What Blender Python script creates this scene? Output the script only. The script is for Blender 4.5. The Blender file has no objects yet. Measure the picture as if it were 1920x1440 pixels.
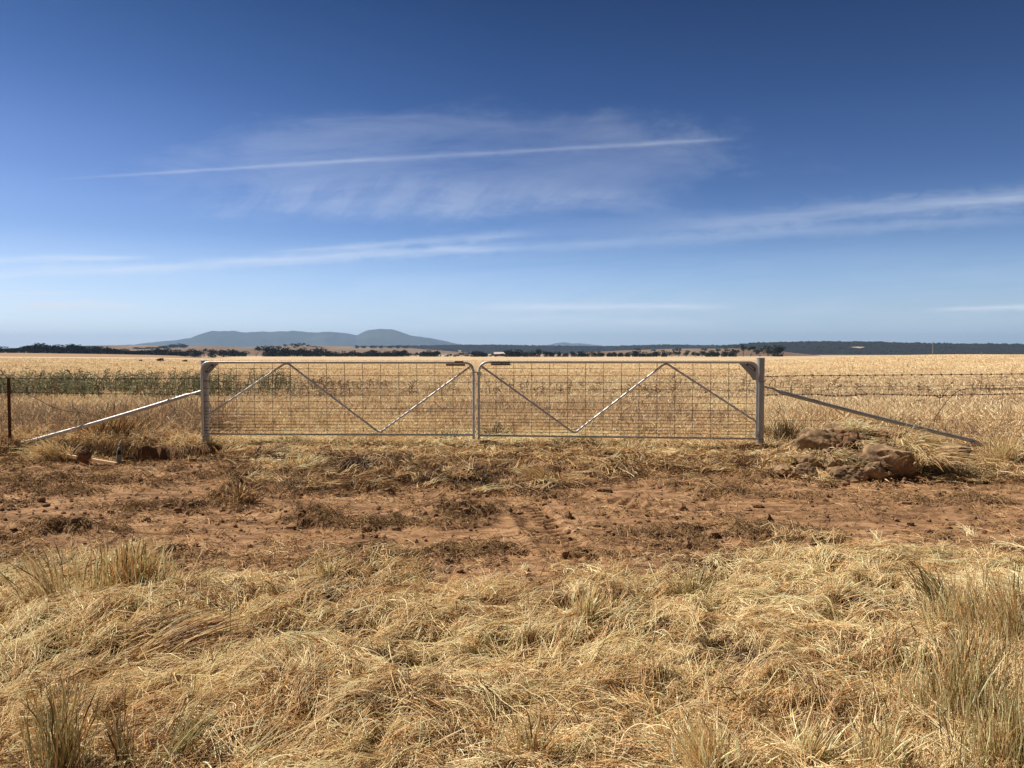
import bpy, bmesh, math, random
import numpy as np
from mathutils import Vector, Matrix

rad = math.radians
sc = bpy.context.scene
C = sc.collection
random.seed(7)
RNG = np.random.default_rng(11)

# ------------------------------------------------------------------ camera
F = 1480.0                       # focal length in photograph pixels (1920 wide)
EYE = 1.5
PITCH = math.atan(60.0 / F)      # the camera looks slightly down
cam = bpy.data.cameras.new("camera")
cam.sensor_width = 36.0
cam.lens = 36.0 * F / 1920.0
cam.clip_start = 0.05
cam.clip_end = 90000
co = bpy.data.objects.new("camera", cam)
C.objects.link(co)
co.location = (0, 0, EYE)
co.rotation_euler = (math.pi / 2 - PITCH, 0, 0)
sc.camera = co

def ray(px, py):
    a, b = (px - 960) / F, (720 - py) / F
    return a, math.cos(PITCH) + b * math.sin(PITCH), -math.sin(PITCH) + b * math.cos(PITCH)

def at(px, py, Y):
    dx, dy, dz = ray(px, py)
    return Vector((dx / dy * Y, Y, EYE + dz / dy * Y))

def ground(px, py, z=0.0):
    dx, dy, dz = ray(px, py)
    t = (z - EYE) / dz
    return Vector((dx * t, dy * t, z))

# ------------------------------------------------------------------ sun, sky
SUN_EL, SUN_AZ = 50.0, -66.0      # azimuth from +Y (view direction), clockwise; sun is to the left and beyond
sd = Vector((math.sin(rad(SUN_AZ)) * math.cos(rad(SUN_EL)), math.cos(rad(SUN_AZ)) * math.cos(rad(SUN_EL)), math.sin(rad(SUN_EL))))
sl = bpy.data.lights.new("sun", 'SUN')
sl.energy = 5.0
sl.angle = rad(0.53)
sl.color = (1.0, 0.94, 0.85)
so = bpy.data.objects.new("sun", sl)
C.objects.link(so)
so.rotation_euler = sd.to_track_quat('Z', 'Y').to_euler()
so.location = (0, 0, 50)

sc.view_settings.view_transform = 'Standard'
sc.view_settings.look = 'None'
sc.view_settings.exposure = 0.56
sc.view_settings.gamma = 1.0
sc.render.use_motion_blur = False
sc.cycles.max_bounces = 5
sc.cycles.diffuse_bounces = 2
sc.cycles.use_denoising = True
sc.cycles.glossy_bounces = 3
sc.cycles.transmission_bounces = 3
sc.cycles.volume_bounces = 0
sc.cycles.transparent_max_bounces = 6
sc.cycles_curves.shape = 'THICK'
sc.cycles_curves.subdivisions = 1

world = bpy.data.worlds.new("World")
sc.world = world
world.use_nodes = True

class NT:
    def __init__(s, tree):
        s.t = tree; s.n = tree.nodes; s.l = tree.links
    def put(s, inp, v):
        if isinstance(v, bpy.types.NodeSocket): s.l.new(v, inp)
        elif v is not None: inp.default_value = v
    def m(s, op, a, b=None, c=None, clamp=False):
        n = s.n.new('ShaderNodeMath'); n.operation = op; n.use_clamp = clamp
        s.put(n.inputs[0], a)
        if b is not None: s.put(n.inputs[1], b)
        if c is not None: s.put(n.inputs[2], c)
        return n.outputs[0]
    def mr(s, v, a, b, c=0.0, d=1.0, smooth=True):
        n = s.n.new('ShaderNodeMapRange'); n.interpolation_type = 'SMOOTHSTEP' if smooth else 'LINEAR'
        s.put(n.inputs[0], v)
        for i, q in enumerate((a, b, c, d)): s.put(n.inputs[i + 1], q)
        return n.outputs[0]
    def xyz(s, x, y, z=0.0):
        n = s.n.new('ShaderNodeCombineXYZ')
        s.put(n.inputs[0], x); s.put(n.inputs[1], y); s.put(n.inputs[2], z)
        return n.outputs[0]
    def noise(s, vec, scale, detail=4, rough=0.55, dist=0.0):
        n = s.n.new('ShaderNodeTexNoise')
        s.put(n.inputs['Vector'], vec); s.put(n.inputs['Scale'], scale)
        n.inputs['Detail'].default_value = detail; n.inputs['Roughness'].default_value = rough
        n.inputs['Distortion'].default_value = dist
        return n.outputs['Fac']
    def mix(s, f, a, b, blend='MIX'):
        n = s.n.new('ShaderNodeMix'); n.data_type = 'RGBA'; n.blend_type = blend; n.clamp_factor = True
        s.put(n.inputs[0], f)
        for i, v in ((6, a), (7, b)):
            if isinstance(v, tuple) and len(v) == 3: v = v + (1.0,)
            s.put(n.inputs[i], v)
        return n.outputs[2]
    def rgb(s, r, g, b):
        n = s.n.new('ShaderNodeCombineColor')
        for i, q in enumerate((r, g, b)): n.inputs[i].default_value = q
        return n.outputs[0]
    def ramp(s, f, stops):
        n = s.n.new('ShaderNodeValToRGB'); s.put(n.inputs[0], f)
        e = n.color_ramp.elements
        while len(e) < len(stops): e.new(0.5)
        for k, (p, c) in enumerate(stops):
            e[k].position = p; e[k].color = (c[0], c[1], c[2], 1.0)
        return n.outputs[0]

def build_world():
    w = NT(world.node_tree)
    w.n.clear()
    out = w.n.new('ShaderNodeOutputWorld'); bg = w.n.new('ShaderNodeBackground')
    w.l.new(bg.outputs[0], out.inputs[0])
    sky = w.n.new('ShaderNodeTexSky'); sky.sky_type = 'NISHITA'; sky.sun_disc = False
    sky.sun_elevation = rad(SUN_EL); sky.sun_rotation = rad(SUN_AZ)
    sky.air_density = 1.0; sky.dust_density = 0.6; sky.ozone_density = 2.0; sky.altitude = 300
    bg.inputs[1].default_value = 0.0665
    tc = w.n.new('ShaderNodeTexCoord')
    sp = w.n.new('ShaderNodeSeparateXYZ'); w.l.new(tc.outputs['Generated'], sp.inputs[0])
    X, Y, Z = sp.outputs
    yy = w.m('MAXIMUM', Y, 0.08)
    U = w.m('DIVIDE', X, yy); V = w.m('DIVIDE', Z, yy)
    front = w.mr(Y, 0.1, 0.4)
    # deeper blue with height, the way a clear dry sky grades away from the sun
    tint = w.ramp(w.mr(Z, 0.0, 1.0, smooth=False), SKYT)
    base = w.mix(1.0, sky.outputs[0], tint, 'MULTIPLY')
    left = w.mr(X, 0.0, -0.55, smooth=False); right = w.mr(X, 0.0, 0.55, smooth=False)
    lf = w.mix(w.mr(Z, 0.08, 0.24), w.rgb(1.08, 1.01, 0.96), w.rgb(1.85, 1.48, 1.28))
    base = w.mix(left, base, w.mix(1.0, base, lf, 'MULTIPLY'))
    base = w.mix(right, base, w.mix(1.0, base, w.rgb(0.92, 0.92, 0.90), 'MULTIPLY'))
    base = w.mix(w.mr(Y, 0.3, -0.4), base, w.mix(1.0, base, w.rgb(0.27, 0.26, 0.25), 'MULTIPLY'))
    total = None
    def uv(px, py):
        dx, dy, dz = ray(px, py); return dx / dy, dz / dy
    fib = w.noise(w.xyz(w.m('MULTIPLY', U, 9.0), w.m('MULTIPLY', w.m('SUBTRACT', V, w.m('MULTIPLY', U, 0.06)), 120.0)), 1.0, 5, 0.6, 0.4)
    puff = w.noise(w.xyz(w.m('MULTIPLY', U, 30.0), w.m('MULTIPLY', V, 70.0)), 1.0, 5, 0.62, 0.6)
    def add(v):
        nonlocal total
        total = v if total is None else w.m('ADD', total, v)
    def streak(a, b, w0, w1, inten, fade0=0.15, fade1=0.15, rough=0.5, wob=0.0):
        (u0, v0), (u1, v1) = uv(*a), uv(*b)
        L = math.hypot(u1 - u0, v1 - v0); ex, ey = (u1 - u0) / L, (v1 - v0) / L
        du = w.m('SUBTRACT', U, u0); dv = w.m('SUBTRACT', V, v0)
        t = w.m('DIVIDE', w.m('ADD', w.m('MULTIPLY', du, ex), w.m('MULTIPLY', dv, ey)), L)
        s_ = w.m('SUBTRACT', w.m('MULTIPLY', dv, ex), w.m('MULTIPLY', du, ey))
        if wob: s_ = w.m('ADD', s_, w.m('MULTIPLY', w.m('SUBTRACT', w.noise(w.xyz(w.m('MULTIPLY', t, L * 7), inten * 9), 1.0, 2), 0.5), wob / F))
        wd = w.m('MULTIPLY_ADD', t, (w1 - w0) / F, w0 / F)
        wd = w.m('MAXIMUM', w.m('MULTIPLY', wd, w.mr(puff, 0.2, 0.8, 0.45, 1.45, False)), 0.0006)
        q = w.m('DIVIDE', s_, wd)
        g = w.m('EXPONENT', w.m('MULTIPLY', w.m('MULTIPLY', q, q), -1.0))
        g = w.m('MULTIPLY', g, w.mr(t, 0.0, fade0)); g = w.m('MULTIPLY', g, w.mr(t, 1.0 - fade1, 1.0, 1.0, 0.0))
        g = w.m('MULTIPLY', g, w.mr(fib, 0.3, 0.7, 1.0 - rough, 1.0 + rough * 0.3, False))
        add(w.m('MULTIPLY', g, inten))
    # long thin contrail and the spreading old ones
    streak((50, 340), (700, 299), 1.8, 4.5, 0.36, 0.35, 0.06, 0.4)
    streak((650, 302), (1400, 259), 5.0, 4.5, 0.32, 0.06, 0.12, 0.5)
    streak((-260, 492), (340, 481), 7, 5, 0.8, 0.02, 0.3, 0.5, 8)
    streak((-260, 532), (1080, 455), 8, 10, 0.8, 0.05, 0.2, 0.5, 14)
    streak((480, 476), (1060, 432), 4, 9, 0.5, 0.2, 0.3, 0.4, 6)
    streak((920, 470), (2100, 398), 10, 11, 0.30, 0.15, 0.3, 0.4, 10)
    streak((1080, 440), (2400, 330), 12, 26, 0.40, 0.3, 0.05, 0.5, 14)
    streak((1480, 395), (2400, 345), 14, 16, 0.22, 0.3, 0.05, 0.5, 14)
    streak((10, 572), (290, 574), 8, 6, 2.2, 0.3, 0.3, 0.6, 10)
    streak((-100, 551), (180, 550), 3, 3, 0.9, 0.3, 0.3, 0.6)
    streak((1720, 582), (2200, 566), 4, 8, 1.3, 0.2, 0.2, 0.4)
    streak((840, 577), (1430, 574), 7, 6, 1.1, 0.3, 0.3, 0.6, 8)
    streak((430, 583), (500, 581), 2, 2, 0.6, 0.3, 0.3, 0.5)
    streak((760, 598), (1400, 606), 9, 9, 0.7, 0.3, 0.3, 0.6, 8)
    # big thin veil: an ellipse with a feathered lower edge of slanting wisps
    def veil(cx, cy, rx, ry, inten, soft=0.5):
        u0, v0 = uv(cx, cy)
        wr = w.m('MULTIPLY', w.m('SUBTRACT', w.noise(w.xyz(w.m('MULTIPLY', U, 5.0), w.m('MULTIPLY', V, 16.0)), 1.0, 7, 0.65, 0.5), 0.5), 1.1)
        a = w.m('DIVIDE', w.m('SUBTRACT', U, u0), rx / F); b = w.m('DIVIDE', w.m('SUBTRACT', w.m('SUBTRACT', V, v0), w.m('MULTIPLY', w.m('SUBTRACT', U, u0), 0.02)), ry / F)
        r = w.m('ADD', w.m('SQRT', w.m('ADD', w.m('MULTIPLY', a, a), w.m('MULTIPLY', b, b))), wr)
        g = w.mr(r, 1.0, 1.0 - soft, 0.0, 1.0)
        return w.m('MULTIPLY', g, inten)
    wis = w.noise(w.xyz(w.m('MULTIPLY', w.m('SUBTRACT', U, w.m('MULTIPLY', V, 0.75)), 30.0), w.m('MULTIPLY', V, 22.0)), 1.0, 6, 0.6, 0.6)
    sheet = w.noise(w.xyz(w.m('MULTIPLY', U, 3.0), w.m('MULTIPLY', w.m('SUBTRACT', V, w.m('MULTIPLY', U, 0.05)), 22.0)), 1.0, 8, 0.68, 0.6)
    add(w.m('MULTIPLY', veil(850, 312, 640, 118, 0.26, 0.4), w.mr(sheet, 0.3, 0.68, 0.25, 1.25, False)))
    add(w.m('MULTIPLY', veil(700, 375, 470, 54, 0.17, 0.6), w.mr(wis, 0.38, 0.62, 0.15, 1.1)))
    add(w.m('MULTIPLY', veil(1050, 378, 340, 34, 0.14, 0.9), w.mr(wis, 0.35, 0.65, 0.6, 1.0)))
    add(w.m('MULTIPLY', veil(1250, 425, 420, 40, 0.16, 0.8), w.mr(sheet, 0.3, 0.7, 0.5, 1.1)))
    # thin high sheet that thickens low in the sky
    low = w.mr(V, 0.17, 0.05)
    add(w.m('MULTIPLY', low, w.mr(sheet, 0.38, 0.72, 0.0, 0.36)))
    f = w.m('MULTIPLY', w.m('MULTIPLY', total, front), 0.50, clamp=True)
    c = w.mix(f, base, CLOUDC)
    w.l.new(c, bg.inputs[0])

SKYT = [(0.0, (1.30, 1.62, 2.28)), (0.05, (1.12, 1.26, 1.66)), (0.09, (0.90, 1.05, 1.42)), (0.14, (0.50, 0.68, 1.06)), (0.2, (0.30, 0.46, 0.80)), (0.3, (0.14, 0.28, 0.55)), (0.41, (0.045, 0.155, 0.34)), (0.6, (0.03, 0.075, 0.17)), (1.0, (0.035, 0.07, 0.14))]
CLOUDC = (9.3, 9.9, 10.8)
build_world()

# ------------------------------------------------------------------ noise
TAB = np.random.default_rng(5).random((8, 256, 256))
def vn(x, y, k=0):
    x = np.asarray(x, float) + 1000.0; y = np.asarray(y, float) + 1000.0
    xi = np.floor(x).astype(int); yi = np.floor(y).astype(int)
    fx, fy = x - xi, y - yi
    fx = fx * fx * (3 - 2 * fx); fy = fy * fy * (3 - 2 * fy)
    T = TAB[k % 8]; a, b = xi & 255, (xi + 1) & 255; c, d = yi & 255, (yi + 1) & 255
    return (T[a, c] * (1 - fx) + T[b, c] * fx) * (1 - fy) + (T[a, d] * (1 - fx) + T[b, d] * fx) * fy
def fbm(x, y, k=0, o=4, g=0.5):
    s = 0; a = 1; t = 0
    for i in range(o):
        s = s + a * vn(x * 2 ** i + 17.3 * i, y * 2 ** i - 9.1 * i, k + i); t += a; a *= g
    return s / t
def ss(x, a, b):
    t = np.clip((np.asarray(x, float) - a) / (b - a), 0, 1)
    return t * t * (3 - 2 * t)
def gau(x, y, cx, cy, sx, sy):
    return np.exp(-((x - cx) / sx) ** 2 - ((y - cy) / sy) ** 2)

# ------------------------------------------------------------------ masks and relief
LO = [(-400, 1045), (0, 1060), (300, 1058), (560, 1080), (960, 1100), (1250, 1075), (1500, 1050), (1920, 1055), (2300, 1055)]
lo_x, lo_y = zip(*[(ground(*p).x, ground(*p).y) for p in LO])
HI = [(-300, 840), (0, 846), (150, 862), (300, 856), (430, 858), (470, 905), (560, 925), (900, 915), (1250, 900), (1480, 895), (1780, 880), (1860, 890), (2200, 895)]
hi_x, hi_y = zip(*[(ground(*p).x, ground(*p).y) for p in HI])
FENCE_L, FENCE_R = ground(383, 838), ground(1424, 845)
def fence_y(x):
    t = (np.asarray(x, float) - FENCE_L.x) / (FENCE_R.x - FENCE_L.x)
    return FENCE_L.y + (FENCE_R.y - FENCE_L.y) * t

def near_straw(x, y):
    n = fbm(x * 1.3, y * 1.3, 1, 4) - 0.5
    e = np.interp(x, lo_x, lo_y)
    return (1 - ss(y + n * 1.6, e - 0.55, e + 0.65)) ** 1.3
def verge(x, y):
    n = fbm(x * 1.1, y * 1.1, 2, 4) - 0.5
    e = np.interp(x, hi_x, hi_y)
    s = ss(y + n * 1.6, e - 0.5, e + 0.8)
    patch = ss(fbm(x * 1.7 + 3, y * 3.2, 3, 5, 0.6), 0.46, 0.62)
    v = s * np.maximum(0.05 + 0.6 * patch, ss(y - fence_y(x), -1.0, -0.35))
    return v * (1 - 0.85 * ss(-x, 3.2, 3.9) * (1 - ss(y - fence_y(x), -0.12, 0.05)) * ss(x, -7.4, -6.6))
def dirt(x, y):
    return np.clip(1 - near_straw(x, y) - verge(x, y), 0, 1)
def turf(x, y):
    t = ss(fbm(x * 1.7 + 5, y * 4.6, 4, 5, 0.68), 0.54, 0.66)
    e0, e1 = np.interp(x, lo_x, lo_y), np.interp(x, hi_x, hi_y)
    win = ss(y, e0 - 0.5, e0 + 0.1) * (1 - ss(y, fence_y(x) - 1.2, fence_y(x) - 0.5))
    m = t * win * 0.65
    for px, py, wx, wy, a in TURFS:
        g = ground(px, py); m = np.maximum(m, a * ss(gau(x, y, g.x, g.y, wx, wy) * (3.2 * fbm(x * 3.0, y * 6.5, 5, 5, 0.68) - 0.85), 0.35, 0.8))
    for px, py, wx, wy in CLEAN:
        g = ground(px, py); m = m * (1 - gau(x, y, g.x, g.y, wx, wy))
    return np.clip(m, 0, 1)
TURFS = [(330, 955, 1.3, 0.35, 1), (455, 938, 0.35, 0.35, 1), (110, 1005, 0.7, 0.3, 1), (560, 970, 0.5, 0.35, 1), (690, 985, 0.8, 0.25, 1),
         (860, 965, 0.55, 0.5, 1), (840, 1038, 0.8, 0.2, 1), (1180, 1005, 0.7, 0.3, .9), (1430, 1010, 0.9, 0.3, 1), (1560, 1030, 0.6, 0.2, 1),
         (1790, 945, 0.8, 0.3, .9), (1370, 930, 0.6, 0.2, .8), (660, 925, 0.9, 0.18, .9), (1060, 880, 0.8, 0.3, .7), (150, 900, 0.6, 0.3, .6), (330, 1030, 0.4, 0.2, .8)]
CLEAN = [(1050, 1005, 0.45, 0.7), (690, 948, 1.3, 0.45), (1050, 950, 1.1, 0.6), (1480, 955, 2.0, 0.6), (1780, 985, 1.5, 0.35), (1880, 915, 0.8, 0.5), (100, 960, 0.8, 0.4), (360, 975, 0.6, 0.2)]

CREST = [(-3000, 664), (-600, 664), (0, 665), (300, 667.5), (400, 669.5), (900, 671), (1300, 671), (1440, 670), (1500, 668), (1580, 664.5), (1700, 661.5), (1800, 660), (1920, 660.5), (2500, 660), (6000, 660)]
CREST2 = [(-3000, 659), (-600, 660.5), (0, 661.5), (200, 664), (330, 667), (420, 676), (2600, 676)]
HOLE = ground(238, 853); HOLE.y = 11.62
MOUNDS = [  # px, py, sx, sy, height in metres
    (1540, 862, 0.4, 0.4, 0.08), (118, 856, 0.35, 0.25, 0.12), (135, 884, 0.22, 0.16, 0.08),
    (60, 852, 0.5, 0.25, 0.10), (330, 880, 0.8, 0.3, 0.07), (455, 936, 0.25, 0.22, 0.13), (855, 968, 0.42, 0.30, 0.12), (895, 893, 0.28, 0.22, 0.14),
    (1030, 885, 0.6, 0.28, 0.13), (1170, 885, 0.4, 0.25, 0.10), (690, 885, 0.7, 0.3, 0.12), (560, 860, 0.7, 0.3, 0.09), (1090, 840, 0.7, 0.3, 0.08),
    (110, 1005, 0.4, 0.2, 0.10), (560, 968, 0.3, 0.18, 0.09), (1420, 1005, 0.4, 0.2, 0.06),
    (230, 1175, 0.50, 0.22, 0.20), (110, 1130, 0.30, 0.25, 0.12), (545, 1265, 0.22, 0.20, 0.14), (1430, 1280, 0.40, 0.20, 0.20), (1640, 1062, 0.5, 0.2, 0.09),
    (760, 1160, 0.35, 0.2, 0.09), (900, 1180, 0.5, 0.15, 0.07), (1120, 1135, 0.25, 0.2, 0.12), (1250, 1190, 0.5, 0.3, 0.08), (1560, 1150, 0.5, 0.3, 0.08),
    (700, 1330, 0.6, 0.2, 0.10), (1120, 1290, 0.4, 0.15, 0.08), (1840, 1250, 0.4, 0.5, 0.12), (420, 1130, 0.4, 0.25, 0.08), (1290, 1085, 0.2, 0.15, 0.08)]
def relief(x, y):
    x = np.asarray(x, float); y = np.asarray(y, float)
    d = np.hypot(x, y)
    near = 1 - ss(d, 14, 40)
    z = near * 0.05 * (fbm(x * 0.35, y * 0.35, 0, 3) - 0.5)
    nm = (d < 22) & (y > -3)
    xn, yn = x[nm], y[nm]
    if xn.size:
        ns, dm, tf = near_straw(xn, yn), dirt(xn, yn), turf(xn, yn)
        vg = verge(xn, yn)
        gr = np.clip(ns + 0.8 * vg, 0, 1)
        zz = gr * (0.10 * (fbm(xn * 2.6, yn * 3.0, 6, 5, 0.62) - 0.5) - 0.075 * ss(fbm(xn * 2.3 + 9, yn * 3.4, 2, 4, 0.6), 0.58, 0.70) + 0.05 * (fbm(xn * 9, yn * 11, 4, 3, 0.6) - 0.5) - 0.05 * ss(fbm(xn * 6, yn * 8, 1, 3), 0.60, 0.72))
        scarp = ss(-xn, 4.1, 4.6)
        zz -= 0.20 * scarp * ss(fence_y(xn) - yn + 0.25 * (fbm(xn * 2, yn * 2, 1, 3) - 0.5), 0.10, 0.145) * (1 - ss(fence_y(xn) - yn, 0.9, 2.0))
        zz += (0.25 + 0.75 * dm) * 0.022 * (fbm(xn * 5, yn * 5, 2, 4, 0.6) - 0.5)
        r = 1 - np.abs(2 * fbm(xn * 9, yn * 13, 3, 3, 0.6) - 1)
        zz += tf * (0.035 * ss(fbm(xn * 6, yn * 7, 1, 4, 0.65), 0.35, 0.75) + 0.05 * ss(fbm(xn * 2.2, yn * 3, 2, 3), 0.4, 0.7) + 0.012 * r)
        # wheel lugs running away from the camera, and long ripples along the drive
        for (pa, pb, hw, per, dep) in (((975, 945), (1085, 1062), 0.17, 0.125, 0.034), ((1150, 935), (1240, 975), 0.16, 0.13, 0.026), ((1030, 925), (1230, 955), 0.2, 0.15, 0.024)):
            A, B = ground(*pa), ground(*pb); L = math.hypot(B.x - A.x, B.y - A.y); ex, ey = (B.x - A.x) / L, (B.y - A.y) / L
            t = (xn - A.x) * ex + (yn - A.y) * ey; s_ = -(xn - A.x) * ey + (yn - A.y) * ex
            band = ss(t, -0.15, 0.15) * (1 - ss(t, L - 0.15, L + 0.15)) * (1 - ss(np.abs(s_ + 0.03 * (fbm(xn * 3, yn * 3, 4, 2) - .5)), hw * 0.8, hw * 1.25))
            ph = (t + np.abs(s_) * 0.45 + 0.03 * (fbm(xn * 6, yn * 6, 3, 2) - 0.5)) / per
            zz -= band * dep * (0.7 + 0.8 * np.sin(2 * np.pi * ph))
            zz += 0.6 * dep * np.exp(-((np.abs(s_) - hw * 1.3) / 0.05) ** 2) * ss(t, -.1, .1) * (1 - ss(t, L - .1, L + .1))
        g = ground(1560, 955)
        zz += dm * gau(xn, yn, g.x, g.y, 2.0, 0.7) * 0.013 * np.sin((yn + 0.12 * xn + 0.1 * fbm(xn * 2, yn * 2, 5, 3)) * 2 * np.pi / 0.13)
        g = ground(1640, 868)
        pile = np.exp(-((xn - 4.55) / 1.05) ** 4 - ((yn - 10.05) / 0.55) ** 4)
        zz += pile * (0.30 + 0.30 * (fbm(xn * 2.4, yn * 2.4, 3, 5, 0.62) - 0.5) + 0.10 * ss(fbm(xn * 7, yn * 7, 5, 3), 0.45, 0.6))
        for px, py, sx, sy, h in MOUNDS:
            g = ground(px, py)
            if g.y < 6.3: h = h * 0.65
            zz += h * gau(xn, yn, g.x, g.y, sx, sy) * (0.55 + 0.9 * fbm(xn * 3.5 + px, yn * 3.5, 1, 4, 0.6))
        hx = (xn - HOLE.x) / 0.50; hy = (yn - HOLE.y) / 0.92
        hr = np.sqrt(hx * hx + hy * hy) + 0.28 * (fbm(xn * 3, yn * 3, 7, 3) - 0.5)
        zz -= 0.07 * np.exp(-((xn - HOLE.x) / 0.6) ** 2 - ((yn - 10.5) / 0.5) ** 2)
        zz -= 0.62 * (1 - ss(hr, 0.88, 0.97))
        z = z.copy() if isinstance(z, np.ndarray) else z
        z[nm] += zz
    fy = ss(y, 30, 60)
    yy = np.maximum(y, 20.0)
    px = 960 + F * x / yy
    zc = EYE - 0.78 - (np.interp(px, *zip(*CREST)) - 660) / F * 260
    zc2 = EYE - (np.interp(px, *zip(*CREST2)) - 660) / F * 620
    zz = zc * ss(y, 25, 260)
    zz = zz + (np.minimum(zc, -1.0) - 1.2 - zz) * ss(y, 285, 400)
    zz = zz + (zc2 - zz) * ss(y, 400, 610) * (px < 430)
    zz = zz + (-8.0 - zz) * ss(y, 640, 900)
    zz = zz + 0.12 * (fbm(x * 0.05, y * 0.05, 3, 3) - 0.5) * ss(d, 30, 80)
    return z * near + zz * (y > 20)

xs_pos = [0.0]
while xs_pos[-1] < 7.6: xs_pos.append(xs_pos[-1] + 0.02)
st = 0.02
while xs_pos[-1] < 19000: st *= 1.065; xs_pos.append(xs_pos[-1] + st)
GX = np.array([-v for v in xs_pos[:0:-1]] + xs_pos)
ys = [-40.0, -20, -10, -6, -3, -1.5, -0.5, 0.3, 0.9]
v = 1.4
while v < 13.2: ys.append(v); v += 0.011 + 0.0013 * max(0, v - 3)
st = 0.03
while v < 700: ys.append(v); st = min(st * 1.06, max(st, v * 0.03)); v += st
while v < 18500: ys.append(v); v *= 1.08
GY = np.array(ys)
MX, MY = np.meshgrid(GX, GY, indexing='xy')
GZ = relief(MX.ravel(), MY.ravel()).reshape(MX.shape)

def H(x, y):
    x = np.asarray(x, float); y = np.asarray(y, float)
    ix = np.clip(np.interp(x, GX, np.arange(len(GX))), 0, len(GX) - 1.001); iy = np.clip(np.interp(y, GY, np.arange(len(GY))), 0, len(GY) - 1.001)
    a = ix.astype(int); b = iy.astype(int); fx = ix - a; fy = iy - b
    return (GZ[b, a] * (1 - fx) + GZ[b, a + 1] * fx) * (1 - fy) + (GZ[b + 1, a] * (1 - fx) + GZ[b + 1, a + 1] * fx) * fy
def Hs(x, y): return float(H(np.array([x]), np.array([y]))[0])

# ------------------------------------------------------------------ materials
def new_mat(name):
    m = bpy.data.materials.new(name); m.use_nodes = True
    t = NT(m.node_tree); t.n.clear()
    out = t.n.new('ShaderNodeOutputMaterial')
    return m, t, out
def principled(t, out, col, rough=0.7, metal=0.0, spec=0.3):
    p = t.n.new('ShaderNodeBsdfPrincipled')
    t.put(p.inputs['Base Color'], col if isinstance(col, bpy.types.NodeSocket) else (*col, 1.0))
    t.put(p.inputs['Roughness'], rough); t.put(p.inputs['Metallic'], metal)
    p.inputs['Specular IOR Level'].default_value = spec
    t.l.new(p.outputs[0], out.inputs['Surface'])
    return p
def bump(t, p, h, strength=0.4, dist=0.01):
    b = t.n.new('ShaderNodeBump'); b.inputs['Strength'].default_value = strength; b.inputs['Distance'].default_value = dist
    t.l.new(h, b.inputs['Height']); t.l.new(b.outputs[0], p.inputs['Normal'])

def mat_blade(name, trans=0.18, gloss=0.035):
    m, t, out = new_mat(name)
    a = t.n.new('ShaderNodeAttribute'); a.attribute_name = 'col'
    d = t.n.new('ShaderNodeBsdfDiffuse'); tr = t.n.new('ShaderNodeBsdfTranslucent'); g = t.n.new('ShaderNodeBsdfGlossy')
    g.inputs['Roughness'].default_value = 0.38
    for q in (d, tr): t.l.new(a.outputs['Color'], q.inputs['Color'])
    g.inputs['Color'].default_value = (0.9, 0.85, 0.75, 1)
    m1 = t.n.new('ShaderNodeMixShader'); m1.inputs[0].default_value = trans
    m2 = t.n.new('ShaderNodeMixShader'); m2.inputs[0].default_value = gloss
    t.l.new(d.outputs[0], m1.inputs[1]); t.l.new(tr.outputs[0], m1.inputs[2])
    t.l.new(m1.outputs[0], m2.inputs[1]); t.l.new(g.outputs[0], m2.inputs[2])
    t.l.new(m2.outputs[0], out.inputs['Surface'])
    return m
M_STRAW = mat_blade("dry_straw")
M_GREEN = mat_blade("green_stem", 0.25, 0.03)
M_ROOT = mat_blade("dark_root", 0.05, 0.0)

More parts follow.
